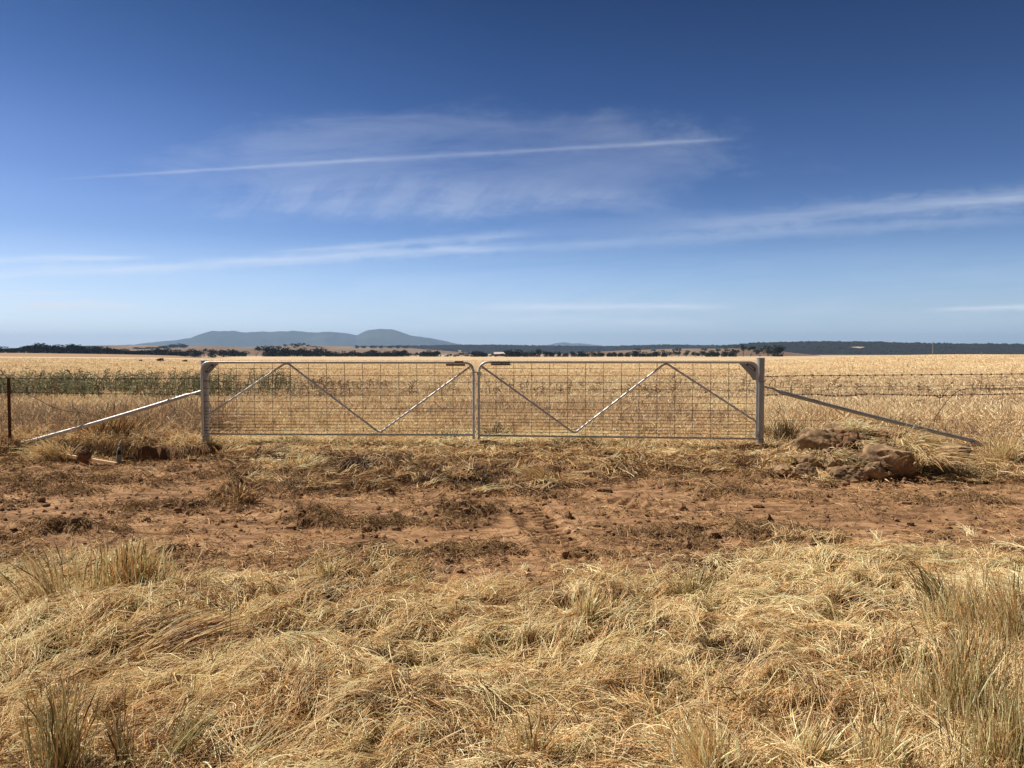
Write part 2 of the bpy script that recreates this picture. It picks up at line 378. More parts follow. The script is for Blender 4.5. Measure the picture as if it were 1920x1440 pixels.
def mat_ground():
    m, t, out = new_mat("paddock_soil_and_thatch")
    a = t.n.new('ShaderNodeAttribute'); a.attribute_name = 'zone'
    s = t.n.new('ShaderNodeSeparateColor'); t.l.new(a.outputs['Color'], s.inputs[0])
    dm, tf, fb = s.outputs
    g = t.n.new('ShaderNodeNewGeometry'); P = g.outputs['Position']
    n1 = t.noise(P, 1.2, 5, 0.6); n2 = t.noise(P, 14.0, 6, 0.65); n3 = t.noise(P, 90.0, 4, 0.7)
    soil = t.ramp(n1, [(0.25, (0.22, 0.12, 0.058)), (0.5, (0.34, 0.19, 0.094)), (0.75, (0.48, 0.285, 0.148))])
    mps = t.n.new('ShaderNodeMapping'); mps.inputs['Scale'].default_value = (3.0, 7.0, 3.0); t.l.new(P, mps.inputs[0])
    n6 = t.noise(mps.outputs[0], 1.0, 6, 0.7)
    soil = t.mix(t.mr(n6, 0.47, 0.58, 0, 0.75), soil, (0.12, 0.062, 0.032))
    soil = t.mix(t.mr(n6, 0.34, 0.44, 0.4, 0), soil, (0.48, 0.31, 0.18))
    soil = t.mix(t.mr(n2, 0.46, 0.7, 0, 0.7), soil, (0.18, 0.10, 0.055))
    soil = t.mix(t.mr(n3, 0.55, 0.75, 0, 0.5), soil, (0.42, 0.24, 0.13))
    dark = t.mix(n2, (0.06, 0.034, 0.02), (0.20, 0.11, 0.06))
    soil = t.mix(t.m('MULTIPLY', tf, 0.6), soil, dark)
    th = t.mix(n2, (0.06, 0.034, 0.016), (0.22, 0.13, 0.06))
    mp = t.n.new('ShaderNodeMapping'); mp.inputs['Scale'].default_value = (0.02, 0.06, 1.0); t.l.new(P, mp.inputs[0])
    n4 = t.noise(mp.outputs[0], 1.0, 6, 0.62)
    mp2 = t.n.new('ShaderNodeMapping'); mp2.inputs['Scale'].default_value = (0.8, 0.5, 1.0); t.l.new(P, mp2.inputs[0])
    n5 = t.noise(mp2.outputs[0], 1.0, 4, 0.7)
    far = t.mix(t.mr(n4, 0.3, 0.7), (0.48, 0.34, 0.20), (0.64, 0.48, 0.29))
    far = t.mix(t.mr(n5, 0.4, 0.75, 0, 0.35), far, (0.33, 0.21, 0.10))
    far = t.mix(fb, far, (0.30, 0.19, 0.105))
    sp = t.n.new('ShaderNodeSeparateXYZ'); t.l.new(P, sp.inputs[0])
    th = t.mix(t.mr(sp.outputs[1], 20, 70), th, far)
    e = t.m('ADD', dm, t.m('MULTIPLY', t.m('SUBTRACT', n2, 0.5), 0.7))
    col = t.mix(t.mr(e, 0.25, 0.7), th, soil)
    p = principled(t, out, col, 0.95, 0, 0.1)
    h = t.m('ADD', t.m('MULTIPLY', n2, 1.0), t.m('MULTIPLY', n3, 0.45))
    bump(t, p, h, 0.55, 0.02)
    return m
M_GROUND = mat_ground()

def mat_metal(name, col=(0.55, 0.55, 0.56), rough=0.42, metal=0.85, rust=0.0, scale=30):
    m, t, out = new_mat(name)
    tc = t.n.new('ShaderNodeTexCoord')
    n = t.noise(tc.outputs['Object'], scale, 4, 0.6); n2 = t.noise(tc.outputs['Object'], scale * 0.15, 4, 0.6)
    c = t.mix(n, tuple(q * 0.8 for q in col), tuple(min(1, q * 1.15) for q in col))
    c = t.mix(t.mr(n2, 0.45, 0.8, 0, 0.5), c, tuple(q * 0.7 for q in col))
    if rust: c = t.mix(t.mr(n2, 0.7 - rust, 0.75), c, (0.17, 0.065, 0.025))
    p = principled(t, out, c, t.mr(n, 0.2, 0.8, rough - 0.1, rough + 0.15), metal, 0.4)
    return m
M_GALV = mat_metal("galvanised_steel", (0.60, 0.59, 0.57), 0.38, 0.3)
M_GALV_DULL = mat_metal("dull_galvanised_pipe", (0.40, 0.40, 0.395), 0.5, 0.4, 0.0)
M_WIRE = mat_metal("weathered_wire", (0.12, 0.095, 0.075), 0.55, 0.5, 0.15)
M_MESHW = mat_metal("gate_mesh_wire", (0.12, 0.092, 0.07), 0.4, 0.5, 0.0)
M_RUST = mat_metal("rusty_steel", (0.06, 0.028, 0.016), 0.85, 0.2, 0.4)
def mat_plain(name, col, rough=0.6, var=0.25, scale=12, spec=0.3):
    m, t, out = new_mat(name)
    tc = t.n.new('ShaderNodeTexCoord'); n = t.noise(tc.outputs['Object'], scale, 5, 0.6)
    c = t.mix(n, tuple(q * (1 - var) for q in col), tuple(min(1, q * (1 + var)) for q in col))
    p = principled(t, out, c, rough, 0, spec)
    bump(t, p, n, 0.2, 0.01)
    return m
M_BLACK = mat_plain("black_enamel", (0.015, 0.015, 0.017), 0.4, 0.2)
M_WHITE = mat_plain("white_enamel", (0.86, 0.86, 0.86), 0.5, 0.1)
M_SIGNBACK = mat_plain("grey_plate", (0.30, 0.28, 0.27), 0.6, 0.15)
M_TIMBER = mat_plain("raw_pine", (0.62, 0.40, 0.22), 0.7, 0.15, 25)
M_POSTW = mat_plain("weathered_grey_wood", (0.22, 0.21, 0.17), 0.85, 0.3, 18)
def mat_rock():
    m, t, out = new_mat("soil_stained_fieldstone")
    tc = t.n.new('ShaderNodeTexCoord'); O = tc.outputs['Object']
    n = t.noise(O, 3.0, 6, 0.65); n2 = t.noise(O, 16, 6, 0.7); n3 = t.noise(O, 60, 3, 0.7)
    c = t.mix(t.mr(n, 0.35, 0.6), (0.12, 0.075, 0.042), (0.38, 0.245, 0.135))
    c = t.mix(t.mr(n2, 0.5, 0.75, 0, 0.6), c, (0.10, 0.06, 0.04))
    p = principled(t, out, c, 0.95, 0, 0.15)
    bump(t, p, t.m('ADD', n2, t.m('MULTIPLY', n3, 0.4)), 0.6, 0.02)
    return m
M_ROCK = mat_rock()
def mat_leaf(name, a, b, scale=0.4):
    m, t, out = new_mat(name)
    g = t.n.new('ShaderNodeNewGeometry'); oi = t.n.new('ShaderNodeObjectInfo')
    n = t.noise(g.outputs['Position'], scale, 4, 0.7)
    c = t.mix(n, a, b)
    c = t.mix(t.m('MULTIPLY', oi.outputs['Random'], 0.4), c, tuple(0.5 * (x + y) * 1.5 for x, y in zip(a, b)))
    d = t.n.new('ShaderNodeBsdfDiffuse'); t.l.new(c, d.inputs[0]); t.l.new(d.outputs[0], out.inputs['Surface'])
    return m
M_LEAF = mat_leaf("gum_leaf", (0.020, 0.028, 0.012), (0.055, 0.068, 0.030))
M_CYP = mat_leaf("cypress_leaf", (0.014, 0.020, 0.010), (0.034, 0.044, 0.022))
M_BARK = mat_plain("grey_bark", (0.12, 0.10, 0.08), 0.9, 0.3, 4)

# ------------------------------------------------------------------ mesh helpers
def link(o, parent=None):
    C.objects.link(o)
    if parent is not None: o.parent = parent
    return o
def tag(o, label=None, cat=None, group=None, kind=None):
    if label: o['label'] = label
    if cat: o['category'] = cat
    if group: o['group'] = group
    if kind: o['kind'] = kind
    return o
def mesh_np(name, V, Fq, mat, parent=None, smooth=True, colors=None):
    V = np.asarray(V, np.float32); Fq = np.asarray(Fq, np.int32)
    me = bpy.data.meshes.new(name)
    me.vertices.add(len(V)); me.vertices.foreach_set('co', V.ravel())
    k = Fq.shape[1]
    me.loops.add(Fq.size); me.loops.foreach_set('vertex_index', Fq.ravel())
    me.polygons.add(len(Fq)); me.polygons.foreach_set('loop_start', np.arange(0, Fq.size, k, dtype=np.int32))
    me.polygons.foreach_set('loop_total', np.full(len(Fq), k, np.int32))
    me.update(calc_edges=True)
    me.polygons.foreach_set('use_smooth', np.full(len(Fq), smooth, bool))
    if colors is not None:
        at_ = me.attributes.new('zone', 'FLOAT_COLOR', 'POINT')
        at_.data.foreach_set('color', np.asarray(colors, np.float32).ravel())
    me.materials.append(mat)
    return link(bpy.data.objects.new(name, me), parent)
class MB:
    def __init__(s): s.v = []; s.f = []
    def tube(s, pts, r, n=10, cap=True, close=False):
        pts = [Vector(p) for p in pts]; K = len(pts)
        rs = r if isinstance(r, (list, tuple)) else [r] * K
        b = len(s.v); up = None
        for i, p in enumerate(pts):
            if close: t = pts[(i + 1) % K] - pts[i - 1]
            else: t = (pts[min(i + 1, K - 1)] - pts[max(i - 1, 0)])
            t.normalize()
            if up is None:
                up = Vector((0, 1, 0)) if abs(t.y) < 0.8 else Vector((1, 0, 0))
            a = t.cross(up).normalized(); up = a.cross(t).normalized()
            for k in range(n):
                q = 2 * math.pi * (k + 0.5) / n
                s.v.append(tuple(p + (a * math.cos(q) + up * math.sin(q)) * rs[i]))
        for i in range(K if close else K - 1):
            j = (i + 1) % K
            for k in range(n):
                s.f.append((b + i * n + k, b + i * n + (k + 1) % n, b + j * n + (k + 1) % n, b + j * n + k))
        if cap and not close:
            s.f.append(tuple(b + k for k in range(n))[::-1]); s.f.append(tuple(b + (K - 1) * n + k for k in range(n)))
        return s
    def box(s, c, sx, sy, sz, ax=None):
        M = ax or Matrix.Identity(3); b = len(s.v); c = Vector(c)
        for dx, dy, dz in ((-1,-1,-1),(1,-1,-1),(1,1,-1),(-1,1,-1),(-1,-1,1),(1,-1,1),(1,1,1),(-1,1,1)):
            s.v.append(tuple(c + M @ Vector((dx * sx / 2, dy * sy / 2, dz * sz / 2))))
        for f in ((0,3,2,1),(4,5,6,7),(0,1,5,4),(1,2,6,5),(2,3,7,6),(3,0,4,7)): s.f.append(tuple(b + i for i in f))
        return s
    def prism(s, outline, fn, th):
        """outline: (a,b) points; fn(a,b,depth) -> world"""
        b = len(s.v); n = len(outline)
        for d in (0, th):
            for p in outline: s.v.append(tuple(fn(p[0], p[1], d)))
        s.f.append(tuple(range(b, b + n))); s.f.append(tuple(range(b + 2 * n - 1, b + n - 1, -1)))
        for i in range(n): j = (i + 1) % n; s.f.append((b + i, b + n + i, b + n + j, b + j))
        return s
    def build(s, name, mat, parent=None, smooth=True):
        me = bpy.data.meshes.new(name); me.from_pydata(s.v, [], s.f)
        bm = bmesh.new(); bm.from_mesh(me); bmesh.ops.recalc_face_normals(bm, faces=bm.faces); bm.to_mesh(me); bm.free()
        me.materials.append(mat)
        if smooth:
            for p in me.polygons: p.use_smooth = len(p.vertices) == 4
            me.set_sharp_from_angle(angle=rad(45))
        return link(bpy.data.objects.new(name, me), parent)
def empty(name, loc=(0, 0, 0)):
    o = bpy.data.objects.new(name, None); o.location = loc; o.empty_display_size = 0.2
    return link(o)
def curves(name, P, R, Col, mat, parent=None, origin=None):
    N, K, _ = P.shape
    hc = bpy.data.hair_curves.new(name)
    hc.add_curves([K] * N)
    if origin is not None: P = P - np.array(origin)[None, None, :]
    hc.attributes['position'].data.foreach_set('vector', np.ascontiguousarray(P, np.float32).ravel())
    ra = hc.attributes.get('radius') or hc.attributes.new('radius', 'FLOAT', 'POINT')
    ra.data.foreach_set('value', np.ascontiguousarray(R, np.float32).ravel())
    ca = hc.attributes.new('col', 'FLOAT_COLOR', 'CURVE')
    c4 = np.concatenate([Col, np.ones((N, 1))], 1)
    ca.data.foreach_set('color', np.ascontiguousarray(c4, np.float32).ravel())
    hc.materials.append(mat)
    o = link(bpy.data.objects.new(name, hc), parent)
    if origin is not None: o.location = origin
    return o
def arc(c, r, a0, a1, n=8):
    return [(c[0] + r * math.cos(rad(a0 + (a1 - a0) * i / n)), c[1] + r * math.sin(rad(a0 + (a1 - a0) * i / n))) for i in range(n + 1)]

# ------------------------------------------------------------------ ground sheet
def build_ground():
    nx, ny = len(GX), len(GY)
    V = np.stack([MX.ravel(), MY.ravel(), GZ.ravel()], 1)
    i = np.arange(nx - 1)[None, :] + nx * np.arange(ny - 1)[:, None]
    Fq = np.stack([i, i + 1, i + nx + 1, i + nx], -1).reshape(-1, 4)
    x, y = V[:, 0], V[:, 1]
    col = np.zeros((len(V), 4), np.float32); col[:, 3] = 1
    nm = (np.abs(x) < 25) & (y < 25) & (y > -6)
    col[nm, 0] = np.maximum(dirt(x[nm], y[nm]), gau(x[nm], y[nm], HOLE.x, HOLE.y, 0.8, 0.7) * 1.3)
    pile = ground(1640, 868); col[nm, 0] = np.maximum(col[nm, 0], 1.2 * gau(x[nm], y[nm], pile.x, pile.y, 1.1, .7))
    col[nm, 1] = np.maximum(turf(x[nm], y[nm]), 1.4 * gau(x[nm], y[nm], HOLE.x, HOLE.y, 0.5, 0.8))
    fy_ = fence_y(x[nm]) - y[nm]; sc_ = ss(-x[nm], 3.6, 4.3) * (1 - ss(np.abs(fy_ - 0.2), 0.2, 0.5)); col[nm, 0] = np.maximum(col[nm, 0], sc_); col[nm, 1] = np.maximum(col[nm, 1], sc_)
    px = 960 + F * x / np.maximum(y, 1)
    col[:, 2] = ss(y, 300, 420) * (px < 430) * 0.9 + ss(y, 420, 900) * (px >= 430) * 0.35
    col = np.clip(col, 0, 1)
    o = mesh_np("ground", V, Fq, M_GROUND, None, True, col)
    tag(o, kind='structure')
build_ground()

# ------------------------------------------------------------------ grass
PAL = np.array([(0.95, 0.755, 0.44), (0.89, 0.60, 0.295), (0.63, 0.365, 0.155), (0.26, 0.13, 0.052), (0.075, 0.036, 0.016)])
def palette(n, t, jitter=0.12):
    """t 0 = pale .. 1 = brown"""
    q = np.clip(t + RNG.normal(0, 0.31, n), 0, 0.999) * (len(PAL) - 1)
    i = q.astype(int); f = (q - i)[:, None]
    c = PAL[i] * (1 - f) + PAL[np.minimum(i + 1, len(PAL) - 1)] * f
    return np.clip(c * (1 + 1.4 * RNG.normal(0, jitter, (n, 1))), 0.01, 0.95)

FLOW = [(60, 1200, 150), (130, 1100, 100), (230, 1190, 35), (330, 1230, 30), (420, 1130, 160), (560, 1180, 20), (700, 1130, 35), (560, 1300, 100),
        (700, 1260, -38), (820, 1330, -40), (960, 1380, -50), (1060, 1320, 60), (900, 1190, 5), (1100, 1150, 80), (1250, 1180, 20), (1400, 1100, 10),
        (1480, 1180, -15), (1400, 1260, 40), (1600, 1200, 0), (1500, 1300, -50), (1350, 1400, 60), (1600, 1400, 70), (1800, 1300, 80), (1650, 1080, 10),
        (1150, 1400, -60), (300, 1380, 60), (450, 1420, 100), (100, 1400, 80), (1850, 1130, 110)]
fl = [(ground(a, b), rad(c)) for a, b, c in FLOW]
def flow(x, y):
    sx = 0; sy = 0
    for g, a in fl:
        w = 1 / (0.08 + (x - g.x) ** 2 + (y - g.y) ** 2) ** 1.5
        sx = sx + w * math.cos(a); sy = sy + w * math.sin(a)
    return np.arctan2(sy, sx) + 2.4 * (fbm(x * 1.2, y * 1.2, 5, 3) - 0.5)

def lay(x, y, ang, L, layer, lift, K=5, arch=0.04, turn=0.5):
    n = len(x); t = np.linspace(0, 1, K)[None, :]
    tn = RNG.normal(0, turn, n)[:, None]
    a = ang[:, None] + tn * (t - 0.5)
    step = L[:, None] / (K - 1)
    dx = np.cumsum(np.cos(a) * step, 1); dy = np.cumsum(np.sin(a) * step, 1)
    X = x[:, None] + dx - dx[:, K // 2:K // 2 + 1]; Y = y[:, None] + dy - dy[:, K // 2:K // 2 + 1]
    Z = H(X.ravel(), Y.ravel()).reshape(X.shape)
    Zs = 0.72 * Z + 0.28 * Z.mean(1, keepdims=True)
    Z = np.maximum(Z - 0.004, Zs)
    Z = Z + layer[:, None] + lift[:, None] * (t - 0.25) + arch * np.sin(np.pi * t) * RNG.random((n, 1)) * L[:, None]
    return np.stack([X, Y, Z], -1)
def taper(n, K, r, tip=0.35):
    t = np.linspace(0, 1, K)[None, :]
    return r[:, None] * (1 - (1 - tip) * t ** 1.5)

def stand(x, y, Hh, r, K=4, lean=0.25, wind=0.2, seed=0.0, z0=None, ang=None):
    n = len(x); t = np.linspace(0, 1, K)[None, :]
    a = RNG.random(n) * 2 * math.pi if ang is None else ang
    ln = np.abs(RNG.normal(0, lean, n))
    z = H(x, y) if z0 is None else z0
    bend = (ln * Hh)[:, None] * t ** 1.8
    X = x[:, None] + np.cos(a)[:, None] * bend + wind * Hh[:, None] * t ** 2
    Y = y[:, None] + np.sin(a)[:, None] * bend
    Z = z[:, None] - 0.01 + Hh[:, None] * t * np.sqrt(np.maximum(0.1, 1 - (ln[:, None] * t * 0.8) ** 2))
    R = r[:, None] * (1 - 0.55 * t)
    if seed:
        R = np.repeat(r[:, None], K, 1).copy(); R[:, -1] *= 0.4; R[:, -2] *= np.where(RNG.random(n) < seed, 2.6, 0.8); R[:, :-2] *= 0.8
    return np.stack([X, Y, Z], -1), R

def sample(mask, n, box, boost=1.0):
    """rejection sample n points in world box by a mask function"""
    xs, ysx = [], []
    tot = 0
    while tot < n:
        x = RNG.uniform(box[0], box[1], n); y = RNG.uniform(box[2], box[3], n)
        # keep the sampling denser near the camera
        k = RNG.random(n) < mask(x, y) * boost
        k &= np.abs(x) < (0.80 * y + 1.0)
        k &= np.hypot((x - HOLE.x) / 0.58, (y - HOLE.y) / 0.98) > 1
        xs.append(x[k]); ysx.append(y[k]); tot += k.sum()
    return np.concatenate(xs)[:n], np.concatenate(ysx)[:n]

def locks(n, cx, cy, m, Lr, wr, layr, tone0, rs, name, label, spread=0.12, K=5):
    """bundles of straw that lie together, combed the same way"""
    ang = flow(cx, cy) + RNG.normal(0, 0.55, n)
    turn = RNG.normal(0, 0.28, n); L = RNG.uniform(*Lr, n); wd = RNG.uniform(*wr, n); lay0 = RNG.uniform(*layr, n)
    lift = RNG.normal(0.0, 0.035, n); tone = tone0 + RNG.normal(0, 0.20, n) + 0.9 * (fbm(cx * 1.3, cy * 1.3, 7, 3) - 0.5)
    cnt = RNG.integers(m // 3, m, n); idx = np.repeat(np.arange(n), cnt); N = len(idx)
    off = RNG.normal(0, 1, N) * wd[idx]; al = RNG.normal(0, 0.25, N) * L[idx]
    a = ang[idx] + RNG.normal(0, spread, N)
    x = cx[idx] - np.sin(ang[idx]) * off + np.cos(ang[idx]) * al; y = cy[idx] + np.cos(ang[idx]) * off + np.sin(ang[idx]) * al
    Ls = L[idx] * RNG.uniform(0.5, 1.1, N)
    t = np.linspace(0, 1, K)[None, :]
    aa = a[:, None] + (turn[idx] + RNG.normal(0, 0.15, N))[:, None] * (t - 0.5)
    st_ = Ls[:, None] / (K - 1)
    X = x[:, None] + np.cumsum(np.cos(aa) * st_, 1) - Ls[:, None] * np.cos(a)[:, None] * 0.5
    Y = y[:, None] + np.cumsum(np.sin(aa) * st_, 1) - Ls[:, None] * np.sin(a)[:, None] * 0.5
    Z = H(X.ravel(), Y.ravel()).reshape(X.shape); Z = np.maximum(Z + 0.002, 0.65 * Z + 0.35 * Z.mean(1, keepdims=True))
    prof = 1 - (off / (wd[idx] * 2.2)) ** 2
    Z = Z + (lay0[idx] + RNG.uniform(-0.012, 0.012, N))[:, None] + 0.02 * np.clip(prof, -1, 1)[:, None] + (lift[idx] + RNG.normal(0, 0.012, N))[:, None] * (t - 0.3) + 0.05 * Ls[:, None] * np.sin(np.pi * t)
    r = RNG.uniform(*rs, N) * (0.55 + 0.16 * y.clip(2, 14))
    col = palette(N, tone[idx] + RNG.normal(0, 0.08, N), 0.15)
    return tag(curves(name, np.stack([X, Y, Z], -1), taper(N, K, r, 0.4), col, M_STRAW), label, "dry grass", kind='stuff')

def build_foreground():
    # chaotic straw bed
    n = 175000
    x, y = sample(lambda x, y: near_straw(x, y) * np.clip(3.4 / np.maximum(y, 1.5), 0, 1), n, (-6.5, 6.5, 1.7, 7.2))
    dens = fbm(x * 2.2, y * 2.2, 6, 4)
    k = RNG.random(n) < ss(dens, 0.34, 0.54) * 0.88 + 0.12
    x, y = x[k], y[k]; n = len(x)
    a = flow(x, y) + RNG.normal(0, 0.95, n)
    L = np.clip(RNG.lognormal(-2.0, 0.5, n), 0.04, 0.4)
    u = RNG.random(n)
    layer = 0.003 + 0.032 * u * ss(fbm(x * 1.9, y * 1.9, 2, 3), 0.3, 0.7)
    lift = RNG.normal(0, 0.03, n) + np.where(RNG.random(n) < 0.10, RNG.uniform(0, 0.12, n), 0)
    P = lay(x, y, a, L, layer, lift, 5, 0.06, 0.28)
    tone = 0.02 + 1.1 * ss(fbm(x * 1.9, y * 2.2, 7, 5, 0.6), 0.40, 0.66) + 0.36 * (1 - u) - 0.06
    tag(curves("matted_straw", P, taper(n, 5, RNG.uniform(0.0006, 0.0017, n) * (0.55 + 0.16 * y)), palette(n, tone, 0.16), M_STRAW),
        "matted dry straw flattened over the near ground", "dry grass", kind='stuff')
    n = 3400
    x, y = sample(lambda x, y: near_straw(x, y) * np.clip(3.2 / np.maximum(y, 1.5), 0, 1) * (0.25 + 0.75 * ss(fbm(x * 1.5, y * 1.5, 5, 3), 0.4, 0.6)), n, (-6, 6, 1.9, 6.6))
    locks(n, x, y, 34, (0.08, 0.36), (0.006, 0.035), (0.004, 0.055), 0.16, (0.0007, 0.0017), "combed_straw", "combed locks of long pale straw across the near ground", 0.5)
    # broad pale flattened blades
    n = 5000
    x, y = sample(lambda x, y: near_straw(x, y) * np.clip(3 / np.maximum(y, 1.5), 0, 1), n, (-6, 6, 1.8, 6.4))
    P = lay(x, y, flow(x, y) + RNG.normal(0, 0.9, n), RNG.uniform(0.05, 0.22, n), RNG.uniform(0.02, 0.07, n), RNG.normal(0, 0.05, n), 5, 0.15, 1.4)
    tag(curves("broad_dry_blades", P, taper(n, 5, RNG.uniform(0.0018, 0.0034, n), 0.2), palette(n, np.full(n, 0.02), 0.1), M_STRAW), "broad pale dry blades lying on the straw", "dry grass", kind='stuff')
    n = 90000
    x, y = sample(lambda x, y: near_straw(x, y) * np.clip(3.2 / np.maximum(y, 1.5), 0, 1) * (0.3 + 0.7 * ss(fbm(x * 2.5, y * 3, 3, 3), 0.4, 0.6)), n, (-6, 6, 1.8, 6.8))
    P = lay(x, y, RNG.uniform(0, 6.28, n), RNG.uniform(0.012, 0.07, n), RNG.uniform(0.012, 0.065, n), RNG.normal(0, 0.02, n), 3, 0.1, 0.8)
    tag(curves("chaff", P, taper(n, 3, RNG.uniform(0.0007, 0.0017, n) * (0.55 + 0.16 * y)), palette(n, np.where(RNG.random(n) < 0.75, 0.0, 0.6), 0.12), M_STRAW), "short bright chaff scattered through the near straw", "chaff", kind='stuff')
    # short upright stubble and thin stalks through the mat
    n = 9000
    x, y = sample(lambda x, y: near_straw(x, y) * ss(fbm(x * 1.6, y * 1.6, 4, 3), 0.46, 0.66) * np.clip(3.5 / np.maximum(y, 1.5), 0, 1), n, (-6.5, 6.5, 1.7, 6.9))
    P, R = stand(x, y, RNG.uniform(0.04, 0.16, n), RNG.uniform(0.0007, 0.0013, n) * (0.6 + 0.14 * y), 4, 1.1, 0.05, seed=0.2)
    tag(curves("grass_stubble", P, R, palette(n, 0.2 + 0.5 * fbm(x, y, 3, 3)), M_STRAW), "short upright stubble poking through the straw", "dry grass", kind='stuff')
    n = 260
    x, y = sample(lambda x, y: near_straw(x, y) * ss(fbm(x * 0.9, y * 0.9, 1, 2), 0.4, 0.6), n, (-4.5, 4.5, 2.0, 6.4))
    P, R = stand(x, y, RNG.uniform(0.08, 0.30, n), RNG.uniform(0.0009, 0.0014, n), 7, 0.6, 0.12)
    P[:, :, 0] += np.cumsum(RNG.normal(0, 0.006, P.shape[:2]), 1); R[:, -2] *= 2.4; R[:, -3] *= 2.0
    cc = np.array([(0.24, 0.155, 0.08)]) * RNG.uniform(0.5, 2.2, (n, 1))
    tag(curves("seed_stalk_grass", P, R, np.clip(cc, 0, 1), M_STRAW), "thin brown seeding stalks standing through the straw", "seed stalks", kind='stuff')

def build_verge():
    n = 85000
    x, y = sample(lambda x, y: verge(x, y) * (y < fence_y(x) + 0.4) * np.where(x < -4.2, 0.5, 1.0), n, (-10.5, 10.5, 8.3, 13.4))
    hx = np.hypot((x - HOLE.x) / 0.58, (y - HOLE.y) / 0.92); k = (hx > 1) | (RNG.random(n) < 0.05); x, y = x[k], y[k]; n = len(x)
    a = RNG.uniform(0, math.pi, n) * 0.5 + flow(x * 0.7, y * 0.7)
    L = np.clip(RNG.lognormal(-1.7, 0.45, n), 0.06, 0.5)
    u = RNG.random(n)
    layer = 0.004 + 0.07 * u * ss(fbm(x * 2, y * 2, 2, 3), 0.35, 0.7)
    lift = RNG.normal(0, 0.035, n) + np.where(RNG.random(n) < 0.12, RNG.uniform(0, 0.14, n), 0)
    P = lay(x, y, a, L, layer, lift, 4, 0.1)
    near_f = 1 - ss(fence_y(x) - y, 0.2, 1.6)
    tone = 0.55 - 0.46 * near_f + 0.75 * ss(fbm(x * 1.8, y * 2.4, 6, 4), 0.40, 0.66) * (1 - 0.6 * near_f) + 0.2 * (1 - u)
    tag(curves("piled_straw", P, taper(n, 4, RNG.uniform(0.0022, 0.0038, n)), palette(n, tone), M_STRAW),
        "scraped straw heaped between the dirt drive and the gates", "dry grass", kind='stuff')
    n = 2600
    x, y = sample(lambda x, y: verge(x, y) * (y < fence_y(x) + 0.3) * np.where(x < -4.2, 0.4, 1.0), n, (-9.5, 9.5, 8.3, 13.0))
    locks(n, x, y, 26, (0.08, 0.32), (0.012, 0.05), (0.005, 0.06), 0.42, (0.0009, 0.0018), "straw_locks", "combed straw locks on the scraped verge before the gates", 0.5, 4)
    # strewn broken straw on the dirt
    n = 25000
    def msk(x, y): return dirt(x, y) * (0.10 + 0.90 * ss(fbm(x * 1.8, y * 4.0, 3, 4), 0.45, 0.62)) * (0.45 + np.maximum(ss(y, 8.3, 9.6), 1 - ss(y, 5.8, 6.7)))
    x, y = sample(msk, n, (-9.5, 9.5, 5.0, 12.6))
    P = lay(x, y, RNG.uniform(0, 2 * math.pi, n), np.clip(RNG.lognormal(-2.3, 0.5, n), 0.03, 0.3), RNG.uniform(0.002, 0.016, n), np.abs(RNG.normal(0, 0.02, n)), 4, 0.08)
    tag(curves("strewn_straw", P, taper(n, 4, RNG.uniform(0.0010, 0.0022, n) * (0.5 + 0.08 * y)), palette(n, 0.35 + 0.5 * RNG.random(n)), M_STRAW),
        "broken straw strewn over the red dirt drive", "dry grass", kind='stuff')
    # torn turf: dark curled roots
    n = 27000
    x, y = sample(lambda x, y: (turf(x, y) ** 1.3 + 0.10 * dirt(x, y) * ss(fbm(x * 3, y * 6, 2, 3), 0.45, 0.65)) * (0.3 + 0.7 * dirt(x, y)) / 1.1, n, (-9.5, 9.5, 4.8, 11.6))
    L = RNG.uniform(0.03, 0.12, n)
    P = lay(x, y, RNG.uniform(0, 2 * math.pi, n), L, RNG.uniform(0.0, 0.02, n), np.abs(RNG.normal(0, 0.03, n)), 4, 0.35, 1.6)
    t = RNG.random((n, 1)); cc = np.array([(0.09, 0.052, 0.028)]) * (1 - t) + np.array([(0.60, 0.39, 0.19)]) * t ** 1.6
    tag(curves("torn_turf", P, taper(n, 4, RNG.uniform(0.0014, 0.0028, n) * (0.5 + 0.08 * y)), cc, M_ROOT),
        "dark torn turf and roots scraped up across the dirt", "turf", kind='stuff')

